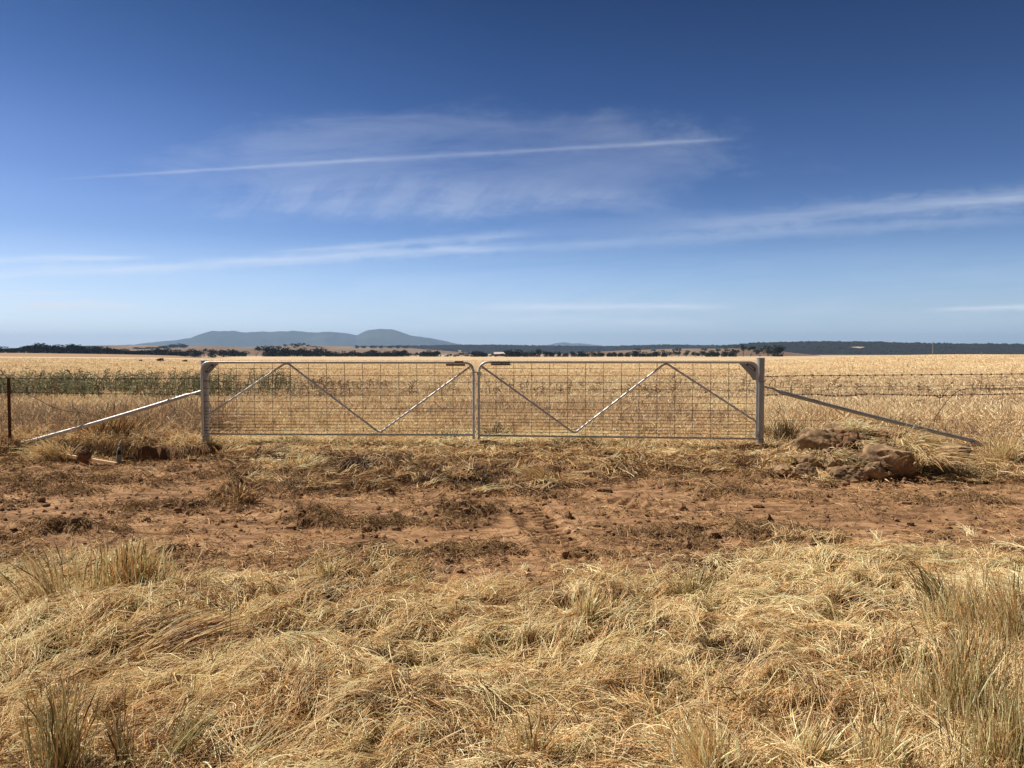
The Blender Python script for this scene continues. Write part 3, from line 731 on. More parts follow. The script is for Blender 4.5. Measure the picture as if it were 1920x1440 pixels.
def build_clods():
    bm = bmesh.new(); bmesh.ops.create_icosphere(bm, subdivisions=1, radius=1.0)
    bv = np.array([v.co[:] for v in bm.verts]); bf = np.array([[v.index for v in f.verts] for f in bm.faces]); bm.free()
    n = 12500
    x, y = sample(lambda x, y: (dirt(x, y) * 0.2 + turf(x, y) + 1.0 * np.exp(-((x - 4.62) / 1.15) ** 4 - ((y - 9.7) / 0.75) ** 4)) * (0.4 + 0.6 * (y < 10.6)) / 1.5, n, (-9.5, 9.5, 4.9, 12.3))
    s = np.clip(RNG.lognormal(-4.7, 0.6, n), 0.004, 0.05) * (1 + 1.8 * np.exp(-((x - 4.62) / 1.15) ** 4 - ((y - 9.7) / 0.75) ** 4) * RNG.random(n))
    sc3 = s[:, None] * RNG.uniform(0.6, 1.3, (n, 3)) * np.array([1, 1, 0.75])
    V = bv[None] * sc3[:, None, :] * RNG.uniform(0.75, 1.25, (n, len(bv), 1))
    th = RNG.uniform(0, 6.28, n); c, q = np.cos(th)[:, None], np.sin(th)[:, None]
    V = np.stack([V[..., 0] * c - V[..., 1] * q, V[..., 0] * q + V[..., 1] * c, V[..., 2]], -1)
    V += np.stack([x, y, H(x, y) + s * 0.3], -1)[:, None, :]
    Fq = (bf[None] + (np.arange(n) * len(bv))[:, None, None]).reshape(-1, 3)
    m, t, out = new_mat("clod_soil")
    g = t.n.new('ShaderNodeNewGeometry'); nn = t.noise(g.outputs['Position'], 3.0, 3); n2 = t.noise(g.outputs['Position'], 60.0, 3)
    p = principled(t, out, t.mix(nn, t.mix(n2, (0.10, 0.055, 0.03), (0.2, 0.115, 0.062)), (0.30, 0.175, 0.10)), 0.95, 0, 0.1)
    bump(t, p, n2, 0.5, 0.01)
    tag(mesh_np("soil_clods_gravel", V.reshape(-1, 3), Fq, m, None, False), "crumbled clods of red soil across the drive", "soil clods", kind='stuff')

def field_tone(x, y):
    d = np.hypot(x, y)
    t = 0.08 + 0.50 * ss(fbm(x * 0.35, y * 0.5, 2, 5, 0.6), 0.40, 0.66) - 0.14 * ss(d, 30, 90)
    t = t + 0.22 * (1 - ss(y, 15, 26)) * ss(-x, 2.5, 5.5)           # browner beside the left fence
    t = t - 0.2 * (1 - ss(y, 13.0, 15.5)) * (np.abs(x) < 4.6)
    return t

def build_field():
    n = 430000
    inv = RNG.random(n)
    d = np.where(RNG.random(n) < 0.5, 1 / (1 / 12.4 + (1 / 262 - 1 / 12.4) * inv), 12.4 * (262 / 12.4) ** inv)
    th = RNG.uniform(-rad(40), rad(40), n)
    x, y = d * np.sin(th), d * np.cos(th)
    k = (y > fence_y(x) + 0.12 + 0.5 * RNG.random(n) ** 2) & (y < 262)
    k &= RNG.random(n) < 0.45 + 0.55 * ss(fbm(x * 1.2, y * 1.2, 5, 3), 0.35, 0.6)
    x, y, d = x[k], y[k], d[k]; n = len(x)
    dy = y - fence_y(x)
    side = np.maximum(ss(-x, 4.9, 5.3), ss(x, 4.0, 4.5))
    Hh = RNG.uniform(0.16, 0.42, n) * (0.75 + 0.5 * fbm(x * 0.4, y * 0.4, 1, 3)) * (0.45 + 0.55 * ss(dy, 0.2, 2.2)) 
    Hh = Hh * (1 + 0.75 * side * (1 - ss(dy, 1.5, 5))) * (1 - 0.35 * ss(d, 60, 200)) * (1 - 0.3 * ss(dy, 6, 14))
    r = (0.0009 + 0.000125 * d) * RNG.uniform(0.7, 1.4, n)
    P, R = stand(x, y, Hh, r, 5, 0.95, 0.03, seed=0.5)
    P[:, 1:, 0] += RNG.normal(0, 0.02, (n, 4)); P[:, 1:, 1] += RNG.normal(0, 0.02, (n, 4))
    col = palette(n, field_tone(x, y) + np.where(RNG.random(n) < 0.08, 0.4, 0), 0.12)
    col = 0.70 * col + 0.30 * np.array([[0.93, 0.75, 0.52]])
    tag(curves("field_grass", P, R, col, M_STRAW), "tall dry grass filling the paddock behind the gates", "dry grass", kind='stuff')
    # low bent grass that closes the canopy near the gate
    n = 60000
    x = RNG.uniform(-12, 12, n); y = fence_y(x) + 0.0 + 7 * RNG.random(n) ** 1.5
    hx = np.hypot((x - HOLE.x) / 0.58, (y - HOLE.y) / 0.92); k = hx > 1.15; x, y = x[k], y[k]; n = len(x)
    L = RNG.uniform(0.12, 0.4, n)
    P = lay(x, y, RNG.uniform(0, 6.28, n), L, RNG.uniform(0.01, 0.14, n), RNG.normal(0, 0.12, n), 4, 0.2)
    tag(curves("bent_grass", P, taper(n, 4, RNG.uniform(0.0024, 0.0042, n)), palette(n, field_tone(x, y) - 0.08), M_STRAW),
        "bent pale grass lying along the paddock edge", "dry grass", kind='stuff')

def build_weeds():
    # a green weedy strip behind the left fence, with scattered dark stalks elsewhere
    n = 5200
    px = RNG.uniform(-250, 545, n); d = 23 + 10 * RNG.random(n)
    px = np.where(px > 400, 400 + (px - 400) * (1 + 1.2 * RNG.random(n)), px)
    px = np.where(RNG.random(n) < 0.16, RNG.uniform(520, 1900, n), px)
    x = (px - 960) / F * d
    m2 = 900; d2 = 16 * (150 / 16) ** RNG.random(m2); p2 = RNG.uniform(-300, 2200, m2)
    keep = fbm(p2 * 0.02, np.log(d2) * 6, 4, 3) > 0.55
    d[:m2] = np.where(keep, d2, d[:m2]); x[:m2] = np.where(keep, (p2 - 960) / F * d2, x[:m2]); px[:m2] = np.where(keep, 900.0, px[:m2])
    cl = ss(fbm(x * 1.3, d * 0.9, 3, 4, 0.65), 0.46, 0.62)
    k = (RNG.random(n) < 0.08 + 0.92 * cl) & ((px < 545) | (RNG.random(n) < 0.5)); x, d, px = x[k], d[k], px[k]; n = len(x)
    Hh = RNG.uniform(0.25, 0.85, n) * np.where(px < 545, 1, 0.7)
    K = 7
    P, R = stand(x, d, Hh, RNG.uniform(0.005, 0.009, n), K, 0.2, 0.05)
    R = R * RNG.uniform(0.6, 2.4, R.shape)
    g = np.array([(0.135, 0.138, 0.07)]) * RNG.uniform(0.4, 1.9, (n, 1)); br = np.array([(0.20, 0.13, 0.07)]) * RNG.uniform(0.6, 1.4, (n, 1))
    col = np.where(((RNG.random(n) < 0.8) & (px < 560))[:, None], g, br)
    # side leaves
    m = 6
    b = RNG.integers(2, K, (n, m)); base = P[np.arange(n)[:, None], b].reshape(-1, 3)
    a = RNG.uniform(0, 6.28, n * m); l = RNG.uniform(0.05, 0.16, n * m)
    tip = base + np.stack([np.cos(a) * l, np.sin(a) * l, RNG.uniform(0.0, 0.9, n * m) * l], -1)
    mid = (base + tip) / 2 + np.array([0, 0, 0.015])
    P2 = np.stack([base, mid, tip], 1); R2 = np.stack([np.full(n * m, 0.004), np.full(n * m, 0.012), np.full(n * m, 0.003)], 1)
    o = curves("weeds", P, R, col, M_GREEN); tag(o, "green weedy stalks in a strip behind the left fence", "weeds", kind='stuff')
    curves("leaf_spray", P2, R2, np.repeat(col * 1.15, m, 0), M_GREEN, o)

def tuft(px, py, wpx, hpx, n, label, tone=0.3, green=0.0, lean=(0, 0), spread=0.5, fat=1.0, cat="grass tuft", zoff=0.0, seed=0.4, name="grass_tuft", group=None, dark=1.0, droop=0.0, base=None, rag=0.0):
    g = base if base is not None else ground(px, py); sc_ = g.y / F
    w, h = wpx * sc_, hpx * sc_
    z = Hs(g.x, g.y)
    rr = np.abs(RNG.normal(0, 0.30, n)); th = RNG.uniform(0, 6.28, n)
    x = g.x + w * 0.8 * rr * np.cos(th); y = g.y + min(w, h) * 0.8 * rr * np.sin(th)
    Hh = h * (0.12 + 0.93 * RNG.random(n) ** 1.3) * (1 - 0.35 * np.minimum(rr, 1)); K = 6
    if rag: Hh = Hh * (1 + rag * (fbm(RNG.random(n) * 0 + (th * 1.3 + rr * 4), rr * 5, 2, 3) - 0.5) * 1.6)
    t = np.linspace(0, 1, K)[None, :]
    out = np.abs(RNG.normal(0, spread, n)); 
    ca = np.arctan2(y - g.y, x - g.x) + RNG.normal(0, 0.8, n)
    bend = (out * Hh)[:, None] * t ** 1.7
    wob = np.cumsum(RNG.normal(0, 0.035, (2, n, K)), 2) * Hh[None, :, None] * t[None]
    x = x + RNG.normal(0, 0.03 * w, n)
    X = x[:, None] + wob[0] + np.cos(ca)[:, None] * bend + lean[0] * Hh[:, None] * t ** 1.5
    Y = y[:, None] + wob[1] + np.sin(ca)[:, None] * bend + lean[1] * Hh[:, None] * t ** 1.5
    Z = H(x, y)[:, None] - 0.01 + zoff + Hh[:, None] * (t - droop * RNG.uniform(0.3, 1, (n, 1)) * t ** 3) * (1 - 0.25 * np.minimum(out, 1.2))[:, None]
    zg = H(X.ravel(), Y.ravel()).reshape(X.shape)
    Z = np.where(t > 0, np.maximum(Z, zg + 0.004), Z)
    r = RNG.uniform(0.0009, 0.0016, n) * fat * (0.6 + 0.12 * g.y)
    R = r[:, None] * (1 - 0.5 * t) * np.ones((n, K))
    sd_ = RNG.random(n) < seed
    R[sd_, -2] *= 3.2; R[sd_, -3] *= 2.0
    col = palette(n, np.full(n, tone) + RNG.normal(0, 0.12, n), 0.2)
    gr = RNG.random(n) < green
    col[gr] = np.array([(0.33, 0.29, 0.13)]) * RNG.uniform(0.45, 1.7, (gr.sum(), 1)) + RNG.uniform(0, 0.05, (gr.sum(), 1)) * np.array([(1, 0.7, 0.3)])
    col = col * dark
    o = curves(name, np.stack([X, Y, Z], -1), R, col, M_STRAW, None, (g.x, g.y, z))
    return tag(o, label, cat, group)

def build_tufts():
    T = tuft
    T(245, 1120, 200, 120, 620, "green-tinged seeding grass clump where the left straw meets the dirt", 0.22, 0.30, (0.08, 0), 0.2, seed=0.7)
    T(105, 1150, 120, 130, 190, "sparse wiry grass clump left of the green-tinged seeding clump", 0.35, 0.25, (-0.3, 0), 0.3)
    T(265, 1225, 210, 110, 1500, "thick tawny tussock combed over to the right with a dark underside", 0.50, 0.02, (1.1, 0.5), 0.35, 1.0, droop=0.5)
    T(110, 1470, 120, 230, 320, "tall green-brown stalks rising at the bottom left corner", 0.5, 0.6, (0.05, 0), 0.14)
    T(232, 1450, 50, 190, 90, "narrow bunch of brown stalks right of the tall corner stalks", 0.75, 0.2, (-0.05, 0), 0.12, dark=0.8)
    T(320, 1430, 100, 170, 110, "thin green stems leaning right near the bottom left", 0.5, 0.6, (0.5, 0), 0.2)
    T(440, 1445, 100, 150, 50, "pale long stems leaning far right along the bottom edge", 0.2, 0.2, (0.9, 0.1), 0.2)
    T(530, 1315, 120, 80, 700, "reddish-brown bushy tuft with dark right side in the near straw", 0.52, 0.0, (0.35, 0.1), 0.8, droop=0.4)
    T(452, 945, 62, 40, 260, "small brown tuft standing in dark turf on the left dirt", 0.6, 0.0, (0.1, 0), 0.7)
    T(355, 1340, 60, 70, 120, "stubby pale stems in a small crown near the left corner", 0.2, 0.1, (0, 0), 0.5)
    T(1100, 1180, 70, 85, 420, "pale straw-coloured upright tuft in the middle of the near straw", 0.05, 0.0, (0.1, 0), 0.3)
    T(1145, 1165, 90, 60, 260, "short darker tuft right of the pale upright tuft", 0.5, 0.25, (0.2, 0), 0.4)
    T(1300, 1120, 75, 75, 320, "grey-green tuft at the dirt edge right of centre", 0.55, 0.5, (0.1, 0), 0.5, dark=0.8)
    T(610, 1095, 60, 70, 160, "pale twiggy tuft at the dirt edge left of centre", 0.15, 0.1, (0.1, 0), 0.5)
    T(1000, 1420, 120, 120, 260, "loose upright tuft at the bottom centre", 0.35, 0.25, (0.05, 0), 0.3)
    T(1400, 1330, 150, 80, 900, "low arched tussock with a dark hollow beneath it", 0.42, 0.05, (-0.5, 0.2), 0.7, droop=0.6)
    T(1560, 1150, 110, 60, 320, "low tuft in the straw left of the green stalks", 0.3, 0.1, (0.4, 0), 0.6)
    T(1330, 1470, 160, 150, 700, "coarse pale tuft rising from the bottom edge right of centre", 0.15, 0.0, (-0.1, 0), 0.35)
    T(1770, 1160, 90, 110, 120, "dark green rush-like stalks leaning left by the right straw edge", 0.5, 0.85, (-0.55, 0), 0.18, 1.3, dark=0.8)
    T(1800, 1210, 240, 135, 900, "pale seeding grass behind the tall right-hand clump", 0.12, 0.12, (-0.15, 0), 0.16, fat=0.62, rag=0.8, seed=0.8)
    T(1905, 1240, 250, 160, 850, "dense dry seeding grass at the right picture edge", 0.28, 0.22, (-0.12, 0), 0.13, fat=0.62, rag=0.8, seed=0.7)
    T(1800, 1350, 340, 215, 1300, "tallest clump of dry and green grass in the right corner", 0.28, 0.33, (0.03, 0), 0.11, fat=0.62, rag=0.8, seed=0.7)
    T(1900, 1450, 340, 220, 1300, "rank olive grass filling the bottom right corner", 0.33, 0.38, (0.0, 0), 0.12, fat=0.62, rag=0.8, seed=0.7)
    T(1640, 1440, 160, 150, 520, "yellowish upright tuft left of the tallest right-hand clump", 0.2, 0.25, (0.1, 0), 0.35)
    T(1510, 1440, 130, 120, 420, "pale bunched stems low in the right half of the near straw", 0.12, 0.1, (0.3, 0), 0.4)
    # under and around the gates
    T(668, 836, 80, 28, 420, "green tuft coloured dark for shade beneath the left gate's low brace bend", 0.5, 0.6, (0.1, 0), 0.7, dark=0.6)  # green tuft, its colour dimmed to stand for shadow under the gate
    T(845, 836, 75, 34, 420, "leafy tuft with painted shade beneath the left gate beside the latch end", 0.6, 0.5, (0.1, 0), 0.7, dark=0.55)  # leaf colour lowered to imitate the shadow beneath the gate
    T(925, 832, 62, 46, 420, "tuft coloured in shade tones standing against the right gate's latch end", 0.7, 0.3, (0.2, 0), 0.6, dark=0.5)  # tuft colour darkened to carry the shadow at the latch end
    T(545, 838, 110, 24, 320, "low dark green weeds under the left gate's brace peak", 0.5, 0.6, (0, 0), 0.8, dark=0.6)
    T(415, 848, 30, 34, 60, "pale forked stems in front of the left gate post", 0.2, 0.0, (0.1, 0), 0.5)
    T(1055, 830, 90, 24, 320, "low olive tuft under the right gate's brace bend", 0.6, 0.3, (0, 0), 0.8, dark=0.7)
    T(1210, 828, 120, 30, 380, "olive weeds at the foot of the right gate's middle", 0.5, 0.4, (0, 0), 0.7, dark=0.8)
    T(896, 905, 44, 32, 420, "small dark tussock on the scraped bank below the latch", 0.8, 0.0, (0.0, 0), 0.6, dark=0.5)
    T(1025, 900, 90, 36, 380, "flattened pale tussock beside the small dark tussock", 0.3, 0.0, (-0.8, 0), 0.5)
    T(560, 885, 80, 36, 380, "straw tuft on the bank below the left gate", 0.12, 0.0, (0.3, 0), 0.7)
    T(1180, 850, 90, 34, 420, "bright straw tuft on the bank below the right gate", 0.08, 0.0, (0.1, 0), 0.7)
    T(100, 858, 90, 56, 900, "dry grass bundle flopped over the foot of the left brace", 0.22, 0.0, (-0.25, -0.1), 0.4, 0.9, droop=0.5)
    T(200, 832, 200, 62, 1800, "thick brown grass bank behind the dug hole", 0.62, 0.0, (0.15, 0), 0.35, 0.9, base=ground(200, 832))
    T(1470, 838, 90, 60, 900, "matted grass tinted dark as shade beside the foot of the right gate post", 0.68, 0.15, (0.1, 0), 0.5, 0.9, dark=0.6)  # grass colour darkened to paint the shade by the post foot
    T(1885, 868, 110, 60, 700, "bright dry tuft beyond the right brace foot", 0.12, 0.0, (0, 0), 0.45)
    T(1575, 812, 60, 40, 240, "tangled weed stems behind the rock pile's crown", 0.6, 0.2, (0.1, 0), 0.5, dark=0.7)
build_foreground(); build_verge(); build_clods(); build_field(); build_weeds(); build_tufts()

# ------------------------------------------------------------------ gates and posts
AX = (FENCE_R - FENCE_L); AX.z = 0; GL = AX.length; AX.normalize()
NRM = Vector((AX.y, -AX.x, 0))          # towards the camera
def gp(px, py, off=0.0):
    dx, dy, dz = ray(px, py); O = FENCE_L + NRM * off
    n2 = NRM
    t = ((O.x) * n2.x + (O.y) * n2.y) / (dx * n2.x + dy * n2.y)
    p = Vector((dx * t, dy * t, EYE + dz * t))
    s = (p - FENCE_L).dot(AX)
    return s, p.z
def W(s, z, off=0.0): return FENCE_L + AX * s + NRM * off + Vector((0, 0, z))
OFF = 0.075
AXM = Matrix((AX, NRM * -1, Vector((0, 0, 1)))).transposed()

def round_poly(pts, rads, n=6):
    """open polyline in (s,z) with rounded corners"""
    out = [pts[0]]
    for i in range(1, len(pts) - 1):
        p, a, b = Vector(pts[i]), Vector(pts[i - 1]), Vector(pts[i + 1]); r = rads[i]
        u = (a - p).normalized(); v = (b - p).normalized()
        ang = u.angle(v); d = r / math.tan(ang / 2)
        p0, p1 = p + u * d, p + v * d
        for k in range(n + 1):
            t = k / n; q = (1 - t) ** 2 * p0 + 2 * t * (1 - t) * p + t * t * p1
            out.append((q.x, q.y))
    out.append(pts[-1])
    return out

def build_gate(kind):
    left = kind == 'left'
    if left:
        s0, s1 = gp(379, 740, OFF)[0], gp(888, 740, OFF)[0]
        zt, zb0, zb1 = gp(640, 679.5, OFF)[1], gp(400, 814, OFF)[1], gp(880, 815.5, OFF)[1]
        vp = [(391, 778), (538, 679.5), (712, 811.5), (884, 686)]
    else:
        s0, s1 = gp(898, 740, OFF)[0], gp(1419, 740, OFF)[0]
        zt, zb0, zb1 = gp(1160, 679, OFF)[1], gp(905, 816.5, OFF)[1], gp(1415, 822.5, OFF)[1]
        vp = [(903, 687), (1077, 812.5), (1248, 680.5), (1417, 790)]
    root = empty("farm_gate", W(s0 if left else s1, 0, OFF))
    inv = root.location.copy()
    tag(root, "left galvanised farm gate with wire mesh, zigzag brace and blank plate near the latch" if left else
        "right galvanised farm gate with wire mesh, zigzag brace and a shut-the-gate sign", "farm gate", "pair of closed farm gates")
    def L(s, z, off=0.0): return W(s, z, OFF + off) - inv
    R = 0.020
    hr, lr = 0.13, 0.17       # corner radii: hinge end, latch end
    a, b = (hr, lr) if left else (lr, hr)
    pts = [(s0, zb0 - 0.06 if not left else zb0 - 0.015), (s0, zt), (s1, zt), (s1, zb1 - 0.06 if left else zb1 - 0.015)]
    fr = [L(s, z) for s, z in round_poly(pts, [0, a, b, 0], 8)]
    mb = MB().tube(fr, R, 14)
    mb.tube([L(s0 + R, zb0), L(s1 - R, zb1)], 0.016, 12)
    mb.build("frame", M_GALV, root)
    q = [gp(px, py, OFF) for px, py in vp]
    zz = round_poly(q, [0, 0.10, 0.07, 0] if left else [0, 0.07, 0.10, 0], 6)
    MB().tube([L(s, z, 0.012) for s, z in zz], 0.0155, 12).build("brace", M_GALV, root)
    # welded mesh: close wires in the lower half
    mb = MB()
    if left: vx = [409.2 + 33.85 * i for i in range(14)]
    else: vx = [930 + 33.55 * i for i in range(15)]
    for px in vx:
        s = gp(px, 745, OFF)[0]
        if s > s1 - 0.05: continue
        f = (s - s0) / (s1 - s0); mb.tube([L(s, zt - 0.01, -0.012), L(s, zb0 + (zb1 - zb0) * f + 0.005, -0.012)], 0.0038, 5, False)
    N = 14
    rows = [0.090, 0.181, 0.272, 0.364, 0.456, 0.545, 0.637, 0.682, 0.728, 0.773, 0.818, 0.864, 0.909, 0.950]
    for k, f in enumerate(rows):
        za, zb = zt - f * (zt - zb0), zt - f * (zt - zb1)
        lo, hi = s0 + 0.0, s1 - 0.0
        if f < 0.2:
            g = 0.30 - 0.85 * f
            if left: lo += g
            else: hi -= g
        pts = []
        for i in range(13):
            t = i / 12; s = lo + (hi - lo) * t
            pts.append(L(s, za + (zb - za) * t + 0.002 * math.sin(9 * t + k), -0.017))
        mb.tube(pts, 0.0036, 5, False)
    mb.build("wire_mesh", M_MESHW, root)
    # gusset plate at the hinge corner
    sg = s0 if left else s1; sgn = 1 if left else -1
    arcp = [(sg + sgn * hr * (1 - math.cos(rad(t))), zt - hr * (1 - math.sin(rad(t)))) for t in range(0, 91, 10)]
    outl = arcp + [(sg + sgn * 0.29, zt), (sg + sgn * 0.11, zt - 0.19), (sg + sgn * 0.06, zt - 0.27), (sg, zt - 0.27)]
    MB().prism(outl, lambda s, z, d: L(s, z, 0.004 - d), 0.006).build("gusset_plate", M_GALV_DULL, root, False)
    # black name tag lying along the diagonal
    cx, cz = gp(393, 691, OFF) if left else gp(1408, 688.5, OFF)
    ang = rad(45) if left else rad(-37)
    ex = AX * math.cos(ang) + Vector((0, 0, math.sin(ang))); ez = -AX * math.sin(ang) + Vector((0, 0, math.cos(ang)))
    M3 = Matrix((ex, -NRM, ez)).transposed()
    tg = MB().box(L(cx, cz, 0.012), 0.155, 0.005, 0.038, M3).build("name_tag", M_BLACK, root, False)
    def text(body, size, centre, M3, mat, parent, name="lettering"):
        cu = bpy.data.curves.new(name, 'FONT'); cu.body = body; cu.size = size; cu.align_x = 'CENTER'; cu.align_y = 'CENTER'
        cu.extrude = 0.0006; cu.offset = 0.0008; cu.materials.append(mat)
        tmp = bpy.data.objects.new("tmp", cu); C.objects.link(tmp); bpy.context.view_layer.update()
        me = bpy.data.meshes.new_from_object(tmp.evaluated_get(bpy.context.evaluated_depsgraph_get())); bpy.data.objects.remove(tmp)
        o = link(bpy.data.objects.new(name, me), parent)
        o.matrix_local = Matrix.Translation(centre) @ (M3 @ Matrix.Rotation(rad(90), 3, 'X')).to_4x4()
        return o
    tx = text("Cyclone", 0.034, L(cx, cz, 0.0155), M3, M_WHITE, tg)
    # sign hanging from the top rail
    if left:
        (sa, za), (sb, zb_) = gp(836, 679, OFF), gp(872, 684.5, OFF)
        MB().box(L((sa + sb) / 2, (za + zb_) / 2 - 0.005, -0.022), sb - sa, 0.003, za - zb_ + 0.02, AXM).build("plate", M_SIGNBACK, root, False)
        (sa, za), (sb, zb_) = gp(853, 677, OFF), gp(869, 680, OFF)
        MB().box(L((sa + sb) / 2, (za + zb_) / 2, R + 0.003), sb - sa, 0.004, za - zb_, AXM).build("sticker", M_BLACK, root, False)
    else:
        (sa, za), (sb, zb_) = gp(921, 677.6, OFF), gp(957, 685, OFF)
        sc_, zc_ = (sa + sb) / 2, (za + zb_) / 2
        sg_ = MB().box(L(sc_, zc_, R + 0.004), sb - sa, 0.004, za - zb_, AXM).build("sign", M_BLACK, root, False)
        bd = MB(); w_, h_ = (sb - sa) / 2 - 0.008, (za - zb_) / 2 - 0.007
        for (ox, oz, lx, lz) in ((0, h_, 2 * w_, 0.003), (0, -h_, 2 * w_, 0.003), (w_, 0, 0.003, 2 * h_ - 0.004), (-w_, 0, 0.003, 2 * h_ - 0.004)):
            bd.box(L(sc_ + ox, zc_ + oz, R + 0.0072), lx, 0.0012, lz, AXM)
        bd.build("sign_border", M_WHITE, sg_, False)
        text("PLEASE SHUT THE GATE", 0.0265, L(sc_, zc_, R + 0.0068), AXM, M_WHITE, sg_)
    if not left:
        # ring latch and its bracket on the latch stile
        s, z = gp(896, 698, OFF)
        sl_ = s0
        lt = MB().tube([L(sl_ - 0.004, z - 0.045), L(sl_ - 0.004, z + 0.01)], 0.028, 12)
        lt.tube([L(sl_ + 0.035, z - 0.06, 0.01), L(sl_ + 0.035, z - 0.005, 0.01)], 0.009, 8)
        lt.tube([L(sl_ - 0.085, z - 0.004, 0.012), L(sl_ - 0.04, z + 0.002, 0.02), L(sl_, z + 0.008, 0.03), L(sl_ + 0.03, z + 0.0, 0.02)], 0.009, 8)
        lt.build("latch", M_GALV, root)
    else:
        s, z = gp(889, 698, OFF)
        MB().tube([L(s1 - 0.035, z - 0.004, 0.0), L(s1 + 0.02, z - 0.004, 0.0)], 0.011, 8).build("latch_pin", M_GALV_DULL, root)
    # hinge straps
    for zz_ in ((zt - 0.24, zb0 + 0.02) if left else (zt - 0.2, zb1 + 0.09)):
        hs = s0 if left else s1
        mb = MB().tube([L(hs, zz_ - 0.03), L(hs, zz_ + 0.03)], 0.027, 12)
        mb.box(L(hs, zz_, -0.045), 0.03, 0.06, 0.035, AXM)
        mb.build("hinge", M_GALV, root)
build_gate('left'); build_gate('right')

def build_post(kind):
    left = kind == 'left'
    if left: s = gp(384.5, 740)[0]; zt = gp(384, 676.5)[1]; r = 0.058
    else: s = gp(1425.5, 740)[0]; zt = gp(1425, 671.5)[1]; r = 0.060
    base = W(s, 0); z0 = Hs(base.x, base.y) - 0.3
    root = empty("gate_post", (base.x, base.y, 0))
    tag(root, "left steel gate post, slightly lower, beside the dug hole" if left else "right steel gate post, slightly taller, beside the rock pile", "gate post", "galvanised posts holding the gates")
    MB().tube([(0, 0, z0), (0, 0, zt)], r, 24).build("pipe", M_GALV_DULL, root)
    MB().tube([(0, 0, zt), (0, 0, zt + 0.006), (0, 0, zt + 0.010)], [r + 0.004, r + 0.004, r - 0.01], 24).build("cap", M_GALV, root)
    for zz in (0.18, 1.05):
        MB().tube([(r * math.cos(a), r * math.sin(a), zz) for a in [2 * math.pi * i / 20 for i in range(20)]], 0.004, 5, close=True).build("wire_tie", M_WIRE, root)
    return base, zt, r
PL = build_post('left'); PR = build_post('right')

# ------------------------------------------------------------------ braces
def build_brace(kind):
    left = kind == 'left'
    a, b = ((377, 733), (36, 833)) if left else ((1434, 727), (1826, 827))
    A = W(*gp(*a), 0.0); B = W(*gp(*b), 0.02)
    root = empty("pipe_brace", B)
    tag(root, "long galvanised pipe brace sloping down left from the left gate post" if left else "dull pipe brace with a flattened kinked top, sloping down right above the rocks", "pipe brace", "pipe braces propping the gate posts")
    n = 14; pts, rs = [], []
    for i in range(n + 1):
        t = i / n; p = A.lerp(B, t); p.z += -0.02 * math.sin(math.pi * t)
        pts.append(p - B); rs.append(0.030)
    m = MB().tube(pts[1:], rs[1:], 16)
    m.build("pipe", M_GALV if left else M_GALV_DULL, root)
    # crimped end at the post
    d = (pts[1] - pts[0]).normalized(); side = d.cross(Vector((0, 0, 1))).normalized(); up = side.cross(d)
    M3 = Matrix((d, side, up)).transposed()
    mb = MB(); L_ = (pts[1] - pts[0]).length
    prof = [(0.0, 0.014, 0.03, 0.012), (0.25, 0.012, 0.034, 0.008), (0.55, 0.014, 0.036, 0.012), (0.8, 0.02, 0.03, 0.004), (1.0, 0.0255, 0.0255, 0.0)]
    b0 = len(mb.v)
    for (t, hh, ww, dz) in prof:
        c = pts[0].lerp(pts[1], t) + up * dz * (0.3 if left else 1.6)
        for k in range(14):
            q = 2 * math.pi * k / 14; mb.v.append(tuple(c + side * ww * math.cos(q) + up * hh * math.sin(q)))
    for i in range(len(prof) - 1):
        for k in range(14): mb.f.append((b0 + i * 14 + k, b0 + i * 14 + (k + 1) % 14, b0 + (i + 1) * 14 + (k + 1) % 14, b0 + (i + 1) * 14 + k))
    mb.f.append(tuple(range(b0, b0 + 14)))
    mb.build("crimped_end", M_GALV if left else M_GALV_DULL, root)
    # foot plate lying on the ground
    sg = -1 if left else 1
    fp = MB().box((sg * 0.14, 0.0, -0.035), 0.38, 0.10, 0.02, Matrix.Rotation(rad(4 * sg), 3, 'Y'))
    fp.box((sg * 0.02, 0, -0.02), 0.05, 0.06, 0.05)
    fp.build("foot_plate", M_GALV_DULL, root, False)
build_brace('left'); build_brace('right')

# ------------------------------------------------------------------ fences
def barbed(mb, pts, r, barbs=True, sag=0.01):
    P = []
    for i in range(len(pts) - 1):
        a, b = Vector(pts[i]), Vector(pts[i + 1]); n = max(2, int((b - a).length / 0.25))
        for k in range(n):
            t = k / n; p = a.lerp(b, t); p.z -= sag * math.sin(math.pi * t) * (b - a).length * 0.1; P.append(p)
    P.append(Vector(pts[-1]))
    mb.tube(P, r, 5, False)
    if barbs:
        for i in range(len(P) - 1):
            for f in (0.25, 0.75):
                p = P[i].lerp(P[i + 1], f)
                for s in (-1, 1):
                    d = Vector((0.012 * s, 0.01 * s, 0.014)); mb.tube([p - d, p + d], r * 0.7, 3, False)
                mb.tube([p - Vector((0.012, 0, 0)), p + Vector((0.012, 0, 0))], r * 1.8, 5, False)

def netting(s0, s1, z0, z1, off=0.0, cell=0.045):
    mb = MB(); zfn = lambda s, z: W(s, z, off + 0.02 * math.sin(s * 3 + z * 5))
    nc = int((s1 - s0) / cell); nr = int((z1 - z0) / (cell * 0.9))
    pts = []
    for c in range(nc):
        x = s0 + c * cell; path = []
        for r in range(nr):
            z = z0 + r * cell * 0.9
            sg = 1 if (r + c) % 2 else -1
            path += [W(x + sg * cell * 0.25, z, off), W(x + sg * cell * 0.25, z + cell * 0.4, off)]
        pts.append(path)
    P = np.array([[tuple(p) for p in path] for path in pts])
    return P

